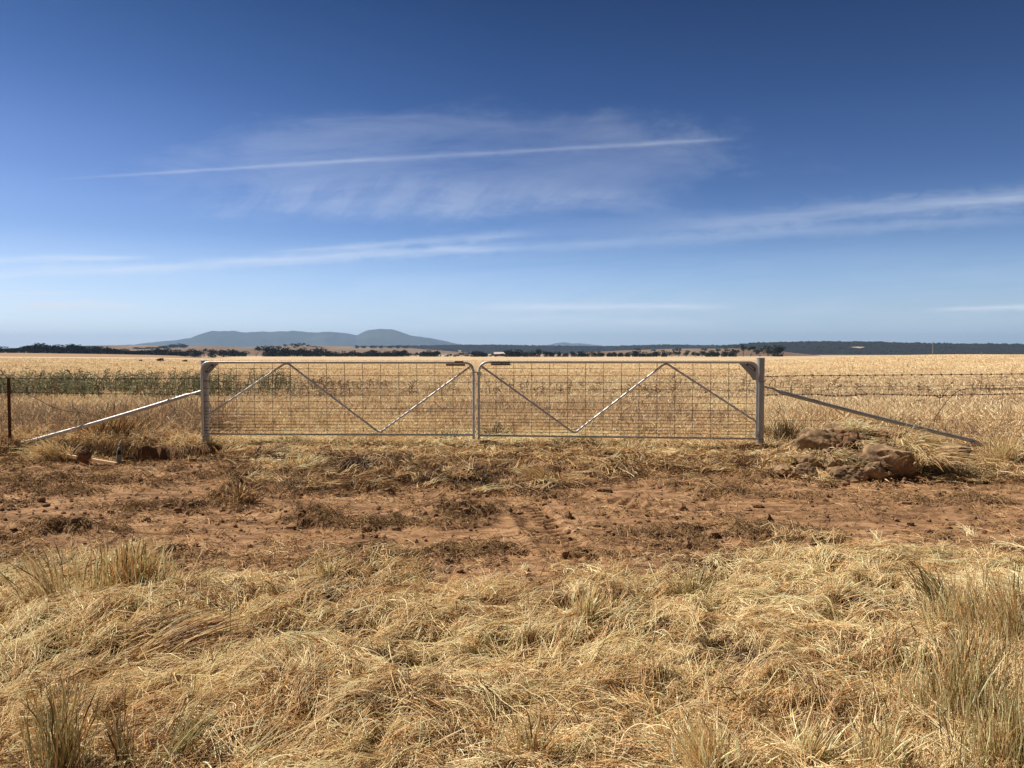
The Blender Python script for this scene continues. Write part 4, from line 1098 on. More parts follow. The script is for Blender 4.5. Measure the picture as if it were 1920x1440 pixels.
def build_fences():
    # left
    root = empty("wire_fence", W(-3.1, 0)); base = root.location.copy()
    tag(root, "left wire and netting fence with a rusty steel picket", "fence", "wire fences either side of the gates")
    sE = gp(377, 740)[0]; sF = -9.0
    pk = gp(18.5, 740)[0]
    for (pyl, pyr, r, br, mat) in ((709.5, 709.5, 0.0042, True, M_WIRE), (735.5, 739.5, 0.0040, True, M_WIRE), (727, 727.5, 0.0026, False, M_WIRE), (787, 787, 0.0026, False, M_WIRE), (838.5, 837.5, 0.0042, False, M_WIRE)):
        mb = MB()
        zl = gp(18, pyl)[1]; zr = gp(372, pyr)[1]
        barbed(mb, [W(sF, zl) - base, W(pk, zl) - base, W(sE, zr) - base], r, br, 0.02)
        mb.build("fence_wire", mat, root)
    # rusty star picket: three-finned section
    zt = gp(18, 708)[1]; p = W(pk, 0, 0.02) - base; zb = Hs(*W(pk, 0).xy) - 0.3
    for q, nm in ((pk, "star_picket"), (pk - 4.0, "star_picket")):
        p = W(q, 0, 0.02) - base; mb = MB()
        sec = []
        for k in range(3):
            a = rad(90 + 120 * k + 20)
            for da, rr in ((-0.14, 0.026), (0.14, 0.026)): sec.append((rr * math.cos(a + da), rr * math.sin(a + da)))
            sec.append((0.006 * math.cos(a + rad(60)), 0.006 * math.sin(a + rad(60))))
        b0 = len(mb.v)
        for z in (zb, zt):
            for sx, sy in sec: mb.v.append((p.x + sx, p.y + sy, z))
        n = len(sec)
        for k in range(n): mb.f.append((b0 + k, b0 + (k + 1) % n, b0 + n + (k + 1) % n, b0 + n + k))
        mb.f.append(tuple(range(b0 + n, b0 + 2 * n)))
        mb.build(nm, M_RUST, root, False)
    P = netting(sF, sE, 0.02, gp(200, 738)[1]) - np.array(base)[None, None]
    n = len(P); curves("wire_netting", P, np.full(P.shape[:2], 0.0012), np.tile([(0.16, 0.13, 0.11)], (n, 1)), M_ROOT, root)
    # right
    root = empty("wire_fence", W(9.6, 0)); base = root.location.copy()
    tag(root, "right barbed wire and netting fence behind the rock pile", "fence", "wire fences either side of the gates")
    sE = gp(1431, 740)[0]; sF = GL + 8.5
    def wire(pp, r, br):
        mb = MB(); barbed(mb, [W(*gp(px, py)) - base for px, py in pp], r, br, 0.0); mb.build("fence_wire", M_WIRE, root)
    wire([(1431, 706), (1500, 704.5), (1700, 703), (1925, 701), (2500, 697)], 0.0050, True)
    wire([(1431, 741), (1530, 739), (1560, 742.5), (1590, 742), (1630, 738.5), (1700, 740.5), (1760, 741.5), (1830, 740), (1925, 738), (2500, 735)], 0.0050, True)
    wire([(1431, 727), (1600, 725), (1925, 722), (2500, 720)], 0.0028, False)
    wire([(1431, 731.5), (1700, 731), (1925, 730), (2500, 728)], 0.0024, False)
    wire([(1431, 788), (1925, 787), (2500, 787)], 0.0028, False)
    mb = MB()
    zt = gp(2500, 692)[1]; q = W(*gp(2500, 760)) - base; 
    mb.tube([(q.x, q.y, -0.3 - base.z), (q.x, q.y, zt)], 0.02, 8); mb.build("star_picket", M_RUST, root)
    P = netting(sE, gp(2500, 740)[0], 0.0, gp(1500, 741)[1], 0.0) - np.array(base)[None, None]
    n = len(P); curves("wire_netting", P, np.full(P.shape[:2], 0.0017), np.tile([(0.10, 0.08, 0.065)], (n, 1)), M_ROOT, root)
build_fences()

def loose_wire(pp, label, r=0.0055, off=-0.03):
    pts = [W(*gp(px, py), off) for px, py in pp]
    # smooth through the points
    out = []
    for i in range(len(pts) - 1):
        p0, p1, p2, p3 = pts[max(i - 1, 0)], pts[i], pts[i + 1], pts[min(i + 2, len(pts) - 1)]
        for k in range(6):
            t = k / 6; out.append(0.5 * ((2 * p1) + (p2 - p0) * t + (2 * p0 - 5 * p1 + 4 * p2 - p3) * t * t + (3 * p1 - p0 - 3 * p2 + p3) * t ** 3))
    out.append(pts[-1]); base = out[0].copy()
    o = MB().tube([p - base for p in out], r, 6).build("loose_wire", M_WIRE, None); o.location = base
    tag(o, label, "wire")
loose_wire([(46, 739), (65, 747), (100, 765), (130, 772), (165, 776), (190, 786), (208, 800), (222, 818), (227, 830)], "slack wire drooping from the left fence to the small post in the hole")
loose_wire([(1752, 800), (1756, 783), (1770, 762), (1788, 741), (1808, 730), (1840, 728), (1880, 729), (1925, 727), (2100, 725)], "dark loose wire arching up over the right fence")

# ------------------------------------------------------------------ things by the dug hole
def hole_things():
    B = ground(219, 868); B.z = Hs(B.x, B.y); T_ = at(226, 832, B.y + 0.1)
    root = empty("stub_post", B)
    tag(root, "short leaning grey-green stub post with a dark band, standing in the dug hole", "stub post")
    v = T_ - B
    MB().tube([Vector((0, 0, -0.2)), v * 0.52], [0.036, 0.033], 14).build("post_shaft", M_POSTW, root)
    MB().tube([v * 0.5, v * 0.72], 0.026, 12).build("dark_band", M_BLACK, root)
    MB().tube([v * 0.7, v * 0.8, v * 0.82, v * 0.9, v * 0.92, v], [0.030, 0.030, 0.022, 0.022, 0.028, 0.024], 12).build("post_head", M_POSTW, root)
    # raw timber stake lying on the ground, partly under a sod
    a, b = ground(116, 857), ground(218, 869.5)
    a.z = Hs(a.x, a.y) + 0.035; b.z = Hs(b.x, b.y) + 0.035; a.z = max(a.z, b.z - 0.02)
    mid = (a + b) / 2; mid.z += 0.01
    d = (b - a); L_ = d.length; d.normalize(); sd_ = d.cross(Vector((0, 0, 1))).normalized(); up = sd_.cross(d)
    M3 = Matrix((d, sd_, up)).transposed()
    mb = MB(); w, h = 0.022, 0.019; b0 = 0
    for t, k in ((-0.5, 0.25), (-0.42, 1), (0.5, 1)):
        for sx, sz in ((-1, -1), (1, -1), (1, 1), (-1, 1)): mb.v.append(tuple(M3 @ Vector((t * L_, sx * w * k, sz * h * k))))
    for i in range(2):
        for k in range(4): mb.f.append((i * 4 + k, i * 4 + (k + 1) % 4, i * 4 + 4 + (k + 1) % 4, i * 4 + 4 + k))
    mb.f += [(3, 2, 1, 0), (8, 9, 10, 11)]
    o = mb.build("timber_stake", M_TIMBER, None, False); o.location = mid
    tag(o, "pale pointed timber stake lying in front of the dug hole", "timber stake")
    # sod lying over the stake
    sod = rock_mesh("sod", 0.13, 0.10, 0.11, 5, M_SOD, rough=0.35); g = mid.lerp(a, 0.12); sod.location = (g.x + 0.0, g.y - 0.03, g.z + 0.02)
    tag(sod, "dark crumbly sod lying over the middle of the timber stake", "sod")

def icos(sub):
    bm = bmesh.new(); bmesh.ops.create_icosphere(bm, subdivisions=sub, radius=1.0)
    v = np.array([q.co[:] for q in bm.verts]); f = np.array([[q.index for q in g.verts] for g in bm.faces]); bm.free()
    return v, f
ICO = icos(5)
def rock_mesh(name, rx, ry, rz, seed, mat, rough=0.22, facets=6, parent=None):
    v, f = ICO; v = v.copy(); r = np.random.default_rng(seed)
    for k in range(facets + 4):
        n = r.normal(0, 1, 3); n /= np.linalg.norm(n); h = r.uniform(0.48, 0.84)
        d = v @ n; over = np.maximum(d - h, 0); v = v - (over * 0.88)[:, None] * n
    o = r.uniform(0, 50, 3)
    lowf = fbm(v[:, 0] * 1.2 + o[0] + v[:, 2] * 0.7, v[:, 1] * 1.2 + o[1] - v[:, 2], seed, 3) - 0.5
    hi = fbm(v[:, 0] * 6 + o[1] + v[:, 2] * 4, v[:, 1] * 6 + v[:, 2] * 5, seed + 1, 4, 0.6) - 0.5
    fin = fbm(v[:, 0] * 15 + v[:, 2] * 9, v[:, 1] * 15 + v[:, 2] * 12, seed + 2, 3, 0.6) - 0.5
    v = v * (1 + rough * 0.45 * fin + rough * 2.0 * lowf + rough * 1.1 * hi)[:, None] * np.array([rx, ry, rz])
    return mesh_np(name, v, f, mat, parent)
M_SOD = mat_plain("dark_sod_soil", (0.17, 0.095, 0.052), 0.95, 0.6, 25, 0.1)

def pile_clods():
    v0, f0 = icos(2); r = np.random.default_rng(3); V, Fq = [], []
    for i in range(620):
        x, y = 4.58 + r.normal(0, 0.55), 9.75 + r.normal(0, 0.36)
        if not (3.2 < x < 6.0 and 8.95 < y < 10.7): continue
        s_ = r.uniform(0.02, 0.075) * (1.0 if abs(x - 4.6) < 0.9 else 0.6); v = v0.copy()
        for k in range(5):
            n = r.normal(0, 1, 3); n /= np.linalg.norm(n); d = v @ n; v = v - (np.maximum(d - r.uniform(0.4, 0.8), 0) * 0.9)[:, None] * n
        v = v * (1 + 0.25 * r.normal(0, 1, (len(v), 1)) * 0.5) * s_ * r.uniform(0.7, 1.4, 3)
        a = r.uniform(0, 6.28); v = np.stack([v[:, 0] * math.cos(a) - v[:, 1] * math.sin(a), v[:, 0] * math.sin(a) + v[:, 1] * math.cos(a), v[:, 2]], 1)
        Fq.append(f0 + len(V) * len(v0)); V.append(v + np.array([x, y, Hs(x, y) + s_ * 0.25]))
    tag(mesh_np("crumbled_soil", np.concatenate(V), np.concatenate(Fq), M_SOD, None, False), "crumbled brown soil clods filling the heap by the right gate post", "soil clods", kind='stuff')

def pile_straw():
    n = 420; x = 4.62 + RNG.uniform(-1.25, 1.35, n); y = 9.75 + RNG.uniform(-0.8, 0.8, n)
    k = RNG.random(n) < ss(fbm(x * 2.2, y * 2.2, 4, 3), 0.35, 0.6) + (x > 4.9); x, y = x[k], y[k]
    locks(len(x), x, y, 30, (0.10, 0.38), (0.01, 0.05), (0.005, 0.06), 0.52, (0.0008, 0.0015), "tangled_pile_straw", "dry grass tangled through the soil and rocks of the pile", 0.6, 5)
pile_straw(); pile_clods()

def build_rocks():
    R_ = [  # px, py centre, w, h in photo px, depth Y, tilt, label
        (1541, 838, 74, 50, 10.0, 8, "largest smooth ochre boulder at the upper left of the rock pile"),
        (1586, 820, 34, 34, 10.4, 30, "small round-shouldered rock behind the largest boulder"),
        (1572, 806, 40, 18, 10.7, 5, "flat dark rock topping the rear of the pile"),
        (1508, 893, 50, 40, 9.25, -10, "squat red-brown rock at the front left corner of the pile"),
        (1516, 866, 54, 40, 9.6, 15, "dusty rock between the largest boulder and the front left rock"),
        (1470, 884, 34, 20, 9.4, 0, "small half-buried rock at the left end of the pile"),
        (1592, 892, 66, 34, 9.2, 5, "angular rock at the front centre of the pile"),
        (1608, 838, 74, 44, 10.1, -12, "broad flat red rock in the upper middle of the pile"),
        (1628, 850, 44, 24, 9.8, 10, "small wedge of rock below the broad flat red rock"),
        (1652, 824, 50, 30, 10.5, 25, "angular slab-like rock at the top right of the pile"),
        (1668, 868, 78, 78, 9.35, -35, "big dark rock leaning on its end at the front right of the pile"),
        (1640, 888, 44, 46, 9.15, 20, "tall shadowed rock left of the leaning dark rock"),
        (1775, 848, 84, 34, 9.9, 0, "pale block-shaped rock at the right end of the pile"),
        (1560, 868, 40, 30, 9.5, 0, "small rock buried in straw at the middle of the pile"),
    ]
    for i, (px, py, w, h, Y, tilt, lab) in enumerate(R_):
        c = at(px, py, Y - 0.05); k = Y / F * 1.12
        o = rock_mesh("rock", w * k / 2 * 1.12, w * k / 2 * 0.95, h * k / 2 * 1.15, 20 + i, M_ROCK)
        o.location = c; o.rotation_euler = (rad(random.uniform(-12, 12)), rad(tilt), rad(random.uniform(-40, 40)))
        tag(o, lab, "rock", "rocks dumped in a pile")
    # loose stones and turf lumps on the dirt
    for i, (px, py, w, h, lab) in enumerate(((1135, 921, 34, 12, "flat brown stone on the dirt below the right gate"), (1548, 945, 16, 12, "small dark stone on the dirt below the rock pile"),
        (1568, 941, 18, 10, "flattish dark stone right of the small dark stone"), (40, 904, 12, 8, "lone small dark stone on the far left dirt"), (955, 966, 16, 14, "pointed clod standing in the central dirt"))):
        g = ground(px, py); k = g.y / F
        o = rock_mesh("stone", w * k / 2, w * k / 2 * 0.8, h * k / 2, 60 + i, M_SOD, 0.2); o.location = (g.x, g.y, Hs(g.x, g.y) + h * k * 0.2)
        tag(o, lab, "stone")
    T = tuft
    # straw clumps draped on the pile (roots held on the rocks)
    def on(px, py, Y): p = at(px, py, Y); return Vector((p.x, p.y, 0)), p.z
    for (px, py, Y, w, h, n, tone, lean, dr, dk, lab) in (
        (1705, 840, 9.45, 70, 48, 420, 0.22, (0.5, -0.35), 1.3, 1.0, "bright straw clump draped over the top of the leaning dark rock"),
        (1738, 868, 9.2, 90, 56, 620, 0.36, (0.35, -0.3), 1.1, 0.9, "hanging straw fringe right of the leaning dark rock"),
        (1775, 884, 9.3, 100, 46, 620, 0.42, (0.1, -0.2), 0.8, 0.9, "straw skirt in front of the pale block-shaped rock"),
        (1600, 812, 10.1, 40, 46, 320, 0.08, (0.35, -0.15), 0.8, 1.0, "pale upright straw wisps on the crown of the rock pile"),
        (1615, 842, 9.7, 60, 30, 320, 0.25, (0.5, -0.3), 1.0, 1.0, "straw wisps over the small wedge of rock"),
        (1560, 862, 9.5, 90, 28, 600, 0.35, (0.3, -0.3), 1.0, 0.9, "straw tangle over the middle of the rock pile"),
        (1500, 858, 9.75, 80, 24, 500, 0.35, (-0.2, -0.3), 0.8, 1.0, "straw matted over the left shoulder of the rock pile"),
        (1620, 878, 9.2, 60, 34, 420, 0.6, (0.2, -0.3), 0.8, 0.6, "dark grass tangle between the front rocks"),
        (1800, 895, 9.15, 70, 24, 420, 0.4, (0.2, 0), 0.6, 0.8, "low straw tuft at the right foot of the rock pile"),
        (1545, 903, 9.0, 70, 20, 300, 0.5, (0.2, 0), 0.6, 0.8, "low straw tuft at the front foot of the rock pile")):
        b, z = on(px, py, Y)
        T(px, py, w * 1.15, h * 1.1, int(n * 1.5), lab, tone, 0.05, lean, 0.7, 0.8, zoff=max(0, z - Hs(b.x, b.y)), droop=dr, dark=dk, base=b, cat="straw clump", name="straw_clump")
build_rocks(); hole_things()

# ------------------------------------------------------------------ distance
def ridge(name, crest, D, depth, mat, kind='structure', noise=0.0, seed=0, base=-30.0, rows=30, step=6, nsc=0.02):
    """a long hill: crest line given as photo pixels at distance D, with real front and back slopes"""
    pxs = np.arange(crest[0][0], crest[-1][0] + 1, step)
    cy = np.interp(pxs, *zip(*crest))
    X = (pxs - 960) / F * D
    zc = EYE - (cy - 660) / F * D
    t = np.linspace(-1, 1, rows * 2 + 1)
    prof = np.cos(t * math.pi / 2) ** 1.3
    V = np.zeros((len(t), len(pxs), 3))
    for i, (tt, p) in enumerate(zip(t, prof)):
        Y = D + tt * depth
        V[i, :, 0] = X * (Y / D); V[i, :, 1] = Y
        nz = (fbm(X * nsc + seed, np.full_like(X, Y) * nsc * 0.5, seed, 4) - 0.5) * noise
        V[i, :, 2] = base + (zc - base) * p + nz * (0.25 + abs(tt)) * p
    n = len(pxs); i = np.arange(n - 1)[None, :] + n * np.arange(len(t) - 1)[:, None]
    Fq = np.stack([i, i + 1, i + n + 1, i + n], -1).reshape(-1, 4)
    o = mesh_np(name, V.reshape(-1, 3), Fq, mat)
    return tag(o, kind=kind), V
def mat_hill(name, stops, scale, stretch=1.0):
    m, t, out = new_mat(name)
    g = t.n.new('ShaderNodeNewGeometry')
    mp = t.n.new('ShaderNodeMapping'); mp.inputs['Scale'].default_value = (scale, scale * stretch, scale * 3); t.l.new(g.outputs['Position'], mp.inputs[0])
    n = t.noise(mp.outputs[0], 1.0, 6, 0.65)
    principled(t, out, t.ramp(n, stops), 1.0, 0, 0.0)
    return m
M_MOUNT = mat_hill("bush_covered_mountain", [(0.3, (0.045, 0.055, 0.035)), (0.7, (0.09, 0.095, 0.06))], 0.0012)
M_PALEHILL = mat_hill("dry_grass_hill", [(0.3, (0.13, 0.085, 0.05)), (0.5, (0.20, 0.135, 0.085)), (0.72, (0.31, 0.225, 0.145))], 0.004, 0.5)
M_WOODS = mat_hill("wooded_ridge", [(0.3, (0.014, 0.012, 0.010)), (0.7, (0.030, 0.026, 0.020))], 0.02)
M_CLEAR = mat_plain("dry_clearing", (0.42, 0.30, 0.19), 1.0, 0.2, 0.01, 0.0)

MT = [(120, 662), (230, 652), (270, 647), (300, 641), (340, 636), (360, 635), (382, 628), (400, 623), (425, 620), (437, 618.5), (455, 620.5), (500, 622), (520, 621.5), (560, 625), (600, 623.5), (625, 622), (650, 625), (670, 629),
      (690, 621.5), (715, 619.5), (735, 620.5), (750, 624), (770, 631), (800, 633.5), (830, 639), (860, 646), (900, 652), (960, 660)]
ridge("mountain", MT, 13000, 2600, M_MOUNT, noise=330, seed=3, step=3, nsc=0.0020)
ridge("mountain", [(940, 660), (1000, 650), (1030, 646), (1045, 642.5), (1058, 641.5), (1072, 644.5), (1085, 643.5), (1110, 645), (1140, 650), (1200, 660)], 16500, 2000, M_MOUNT, noise=220, seed=8, step=3, nsc=0.0018)
ridge("hill", [(-1200, 660), (-600, 656), (-200, 655), (0, 654), (120, 650), (180, 647.5), (270, 647), (330, 649.5), (400, 649), (470, 650.5), (530, 647.5), (570, 645.5), (620, 649), (690, 650.5), (760, 652), (820, 657), (880, 662)], 3200, 900, M_PALEHILL, noise=14, seed=2, nsc=0.004)
ridge("hill", [(200, 664), (300, 657), (380, 655), (460, 657), (560, 659), (640, 657), (720, 659), (800, 664)], 2200, 500, M_PALEHILL, noise=8, seed=6, nsc=0.006)
RB = [(560, 662), (640, 654), (680, 650), (720, 649.5), (780, 648.5), (850, 647.5), (920, 647), (1000, 648.5), (1080, 649), (1130, 649.5), (1200, 648), (1250, 646.5), (1300, 648), (1380, 648), (1500, 650), (1700, 655)]
ridge("wooded_hill", RB, 4200, 700, M_WOODS, noise=10, seed=4, nsc=0.006)
RC = [(1250, 662), (1330, 652), (1380, 646), (1410, 644), (1450, 642), (1500, 641.5), (1545, 640.8), (1600, 641.2), (1650, 641.5), (1690, 643.5), (1730, 644), (1800, 645), (1860, 645.2), (1920, 646), (2100, 648), (2600, 655), (3200, 660)]
o_rc, VRC = ridge("wooded_hill", RC, 3000, 620, M_WOODS, noise=10, seed=5, nsc=0.008)
ridge("hill", [(1060, 664), (1110, 660), (1160, 657.5), (1210, 656), (1270, 654), (1320, 653.5), (1380, 653), (1440, 656), (1490, 662), (1540, 667)], 2000, 300, M_PALEHILL, noise=5, seed=7, nsc=0.01)

# tree canopies along the wooded ridges, far past counting
def woods(name, crest, D, depth, n, size, label, seed):
    r = np.random.default_rng(seed); bv, bf = icos(1)
    t = -np.abs(r.uniform(0, 1, n)) ** 1.4 * 0.85 + r.uniform(0, 0.1, n); px = r.uniform(crest[0][0] + 20, crest[-1][0] - 20, n)
    cy = np.interp(px, *zip(*crest)); zc = EYE - (cy - 660) / F * D; Y = D + t * depth
    z = -30 + (zc + 30) * np.cos(t * math.pi / 2) ** 1.3; x = (px - 960) / F * Y
    s = size * r.uniform(0.6, 1.3, n)
    V = bv[None] * (s[:, None] * np.stack([r.uniform(0.9, 1.5, n), r.uniform(0.9, 1.5, n), r.uniform(0.6, 1.1, n)], -1))[:, None, :] * r.uniform(0.7, 1.3, (n, len(bv), 1))
    V += np.stack([x, Y, z - size * 0.35], -1)[:, None, :]
    Fq = (bf[None] + (np.arange(n) * len(bv))[:, None, None]).reshape(-1, 3)
    tag(mesh_np(name, V.reshape(-1, 3), Fq, M_CYP, None, False), label, "woods", kind='stuff')
woods("distant_woods", RC, 3000, 620, 5200, 5.0, "dark bush covering the long right-hand ridge", 1)
woods("distant_woods", RB, 4200, 700, 3600, 6.0, "dark bush covering the low ridge behind the gates", 2)
# pale cleared paddocks on the right-hand ridge
def clearing(px0, px1, py0, py1, D, name, seed):
    r = np.random.default_rng(seed); n = 24
    top, bot = [], []
    for i in range(n + 1):
        t = i / n; px = px0 + (px1 - px0) * t; e = min(1, 4 * t, 4 * (1 - t)); m = (py0 + py1) / 2 + (0.5 - t) * (py1 - py0) * 0.9
        h = (py1 - py0) * 0.32 * e * r.uniform(0.7, 1.2)
        top.append(at(px, m - h, D + 14)); bot.append(at(px, m + h, D - 14))
    mb = MB()
    for i in range(n + 1): mb.v += [tuple(top[i]), tuple(bot[i]), tuple(top[i] + Vector((0, 6, -8))), tuple(bot[i] + Vector((0, 6, -8)))]
    for i in range(n): a = 4 * i; mb.f += [(a, a + 1, a + 5, a + 4), (a + 2, a + 6, a + 7, a + 3), (a, a + 4, a + 6, a + 2), (a + 1, a + 3, a + 7, a + 5)]
    tag(mb.build(name, M_CLEAR, None, False), kind='structure')
clearing(1545, 1622, 650, 659, 2700, "hill_clearing", 1)

# ------------------------------------------------------------------ trees beyond the paddock
def crown_mesh(name, kind, seed):
    r = np.random.default_rng(seed)
    n = {'cypress': 620, 'gum': 420, 'open': 260}[kind]
    # lobes
    if kind == 'cypress': lobes = [(r.uniform(-0.26, 0.26), r.uniform(-0.26, 0.26), r.uniform(0.25, 0.72), r.uniform(0.20, 0.32)) for _ in range(7)] + [(0, 0, 0.34, 0.42)]
    elif kind == 'gum': lobes = [(r.uniform(-0.34, 0.34), r.uniform(-0.3, 0.3), r.uniform(0.42, 0.82), r.uniform(0.14, 0.25)) for _ in range(7)]
    else: lobes = [(r.uniform(-0.36, 0.36), r.uniform(-0.3, 0.3), r.uniform(0.6, 0.88), r.uniform(0.10, 0.17)) for _ in range(6)]
    V, Fq = [], []
    for i in range(n):
        lx, ly, lz, lr = lobes[r.integers(len(lobes))]
        d = r.normal(0, 1, 3); d /= np.linalg.norm(d); rr = lr * r.uniform(0.55, 1.08)
        c = np.array([lx, ly, lz]) + d * rr * np.array([1, 1, 0.8]); c[2] = max(c[2], 0.03 if kind == 'cypress' else 0.2)
        s = r.uniform(0.028, 0.062) * (1.15 if kind == 'cypress' else 1.0)
        a = r.normal(0, 1, 3); a /= np.linalg.norm(a); b = np.cross(a, r.normal(0, 1, 3)); b /= np.linalg.norm(b)
        k = len(V); V += [c - a * s, c + b * s * 0.8, c + a * s, c - b * s * 0.8]; Fq.append((k, k + 1, k + 2, k + 3))
    me = mesh_np(name, V, Fq, M_CYP if kind == 'cypress' else M_LEAF, None, False); d = me.data; bpy.data.objects.remove(me)
    return d, lobes
def trunk_mesh(kind, lobes):
    mb = MB(); mb.tube([(0, 0, -0.08), (0.01, 0, 0.2), (0.0, 0.01, 0.42)], [0.03, 0.022, 0.016], 7)
    for lx, ly, lz, lr in lobes[:4]: mb.tube([(0, 0, 0.22 if kind != 'cypress' else 0.1), (lx * 0.5, ly * 0.5, lz * 0.7), (lx, ly, lz)], [0.016, 0.011, 0.005], 5)
    o = mb.build("trunk", M_BARK); d = o.data; bpy.data.objects.remove(o); return d
PROTO = {}
for kind in ('cypress', 'gum', 'open'):
    for v_ in range(4 if kind != 'open' else 3):
        cm, lb = crown_mesh("crown", kind, 40 + v_ + 10 * len(kind)); PROTO[(kind, v_)] = (cm, trunk_mesh(kind, lb))
ORD = ["first", "second", "third", "fourth", "fifth", "sixth", "seventh", "eighth", "ninth", "tenth", "eleventh", "twelfth", "thirteenth", "fourteenth", "fifteenth", "sixteenth", "seventeenth", "eighteenth", "nineteenth", "twentieth"]
def tree(px, top, base_y, w, kind, D, label, group):
    h = (base_y + 1.5 - top) / F * D
    b = at(px, base_y + 1.5, D); b.z = EYE - (base_y + 1.5 - 660) / F * D
    root = empty({'cypress': 'cypress_tree', 'gum': 'gum_tree', 'open': 'gum_tree'}[kind], b); tag(root, label, "tree", group)
    cm, tm = PROTO[(kind, random.randrange(4 if kind != 'open' else 3))]
    root.rotation_euler = (0, 0, random.uniform(0, 6.28))
    sx = w / F * D / 0.76
    c = link(bpy.data.objects.new("crown", cm), root); c.scale = (sx, sx, h * 1.26)
    t = link(bpy.data.objects.new("trunk", tm), root); t.scale = (min(sx, h), min(sx, h), h)
def clump(pxs, tops, base_y, w, kind, D, desc, group):
    for i, (p, tp) in enumerate(zip(pxs, tops)):
        n = len(pxs)
        lab = f"{ORD[i]} tree from left {desc}" if n > 1 else desc
        tree(p, tp, base_y if not isinstance(base_y, tuple) else base_y[0] + (base_y[1] - base_y[0]) * i / max(1, n - 1), w * random.uniform(0.85, 1.15), kind, D, lab, group)
G = "dark trees in the line beyond the paddock"
clump(range(-190, 40, 17), [652, 650, 651, 652, 650, 651, 650, 651, 652, 651, 652, 651, 651, 652], 663, 24, 'cypress', 800, "in the row running out of the left picture edge", G)
clump([52, 63, 74, 86, 97, 108, 119, 130, 141, 152, 163], [647, 646, 646.5, 647, 648, 647, 648.5, 648, 649, 651, 652], (663.5, 666), 21, 'cypress', 780, "in the tallest solid block of the left treeline", G)
clump([175, 186, 197, 208, 219, 230, 242, 254, 266, 278], [653, 652, 652.5, 654, 653.5, 655, 656, 657, 656.5, 656], (666, 668), 19, 'cypress', 800, "in the lower stretch right of the solid left block", G)
clump([290, 301, 312, 324, 336, 349, 362, 374], [656, 654.5, 655, 657, 657, 658, 656.5, 657], (668, 669.5), 17, 'cypress', 820, "in the thin stretch just left of the left gate post", G)
clump([391, 404, 416], [656, 655.5, 657], 670, 14, 'gum', 850, "in the sparse gap above the left gate's hinge end", G)
clump([399, 420, 432, 443, 455], [660, 656.5, 657, 658, 659], 670, 16, 'cypress', 860, "in the small clump above the left gate's hinge corner", G)
clump([480], [651], 670.5, 14, 'open', 860, "lone taller open gum above the left side of the left gate", G)
clump([497, 508, 519, 530, 540], [652, 652.5, 653.5, 655, 654], 670.5, 18, 'cypress', 840, "in the dark clump just left of the left gate's brace peak", G)
clump([552, 563, 575, 587, 599, 610], [655, 653.5, 654, 656, 654.5, 656], 670.5, 18, 'cypress', 850, "in the dark clump just right of the left gate's brace peak", G)
clump([558], [647], 660, 12, 'open', 1100, "tall open gum poking above the clump right of the brace peak", G)
clump([624, 636, 648, 660, 672, 683], [660, 661, 659.5, 658, 660, 661], 670.5, 14, 'cypress', 900, "in the low gapped row above the middle of the left gate", G)
clump([692, 702, 711], [658, 657, 659], 671, 16, 'cypress', 850, "in the round clump above the left gate's low brace bend", G)
clump([724, 735, 746, 756], [660.5, 660, 657.5, 656], 671, 16, 'cypress', 850, "in the clump right of the low brace bend", G)
clump([768, 780], [661, 662], 670.5, 10, 'gum', 950, "of two small pale gums between darker clumps above the left gate", G)
clump([796, 808, 820], [659, 658, 657.5], 671, 17, 'cypress', 850, "in the compact clump above the left gate's latch half", G)
clump([842, 854, 866, 877], [663, 664, 662.5, 663], 670, 12, 'gum', 1000, "in the low straggling trees left of the latch", G)
clump([890, 899, 908], [660, 659.5, 661], 671, 15, 'cypress', 860, "in the clump directly above the latch", G)
clump([922, 932, 944], [664.5, 665, 664], 671, 11, 'gum', 960, "in front of the pale farm shed", G)
clump([956, 966, 974], [658, 656.5, 658.5], 671, 17, 'cypress', 850, "in the clump right of the pale farm shed", G)
clump([986, 998, 1011, 1022, 1034, 1046], [660, 659, 656.5, 660, 659.5, 661], 671.5, 12, 'cypress', 880, "in the separate round trees above the right gate's left part", G)
clump([1060, 1075, 1088, 1099, 1112, 1126, 1142], [662, 660.5, 659, 661, 661.5, 659.5, 661], 671.5, 12, 'cypress', 900, "in the spaced row above the right gate's low brace bend", G)
clump([1152, 1163, 1177, 1193, 1206, 1217, 1230, 1245], [660, 661, 660.5, 655.5, 661, 662, 658.5, 660], 671.5, 13, 'cypress', 880, "in the spaced row left of the right gate's brace peak", G)
clump([1260, 1273, 1287, 1304, 1316], [660.5, 654.5, 661, 658.5, 660], 671.5, 13, 'gum', 880, "in the spaced row right of the right gate's brace peak", G)
clump([1328, 1340, 1361, 1374], [659, 658, 657, 659], 671, 14, 'cypress', 860, "in the row nearing the right gate's hinge end", G)
clump([1378, 1394, 1407], [656, 651.5, 652.5], 671, 17, 'open', 820, "in the tall open gums above the right gate's hinge corner", G)
clump([1425, 1440], [656, 650.5], 671, 18, 'gum', 780, "of two big gums directly behind the right gate post", G)
clump([1455], [651], 671, 22, 'cypress', 760, "big dark rounded tree just right of the right gate post", G)
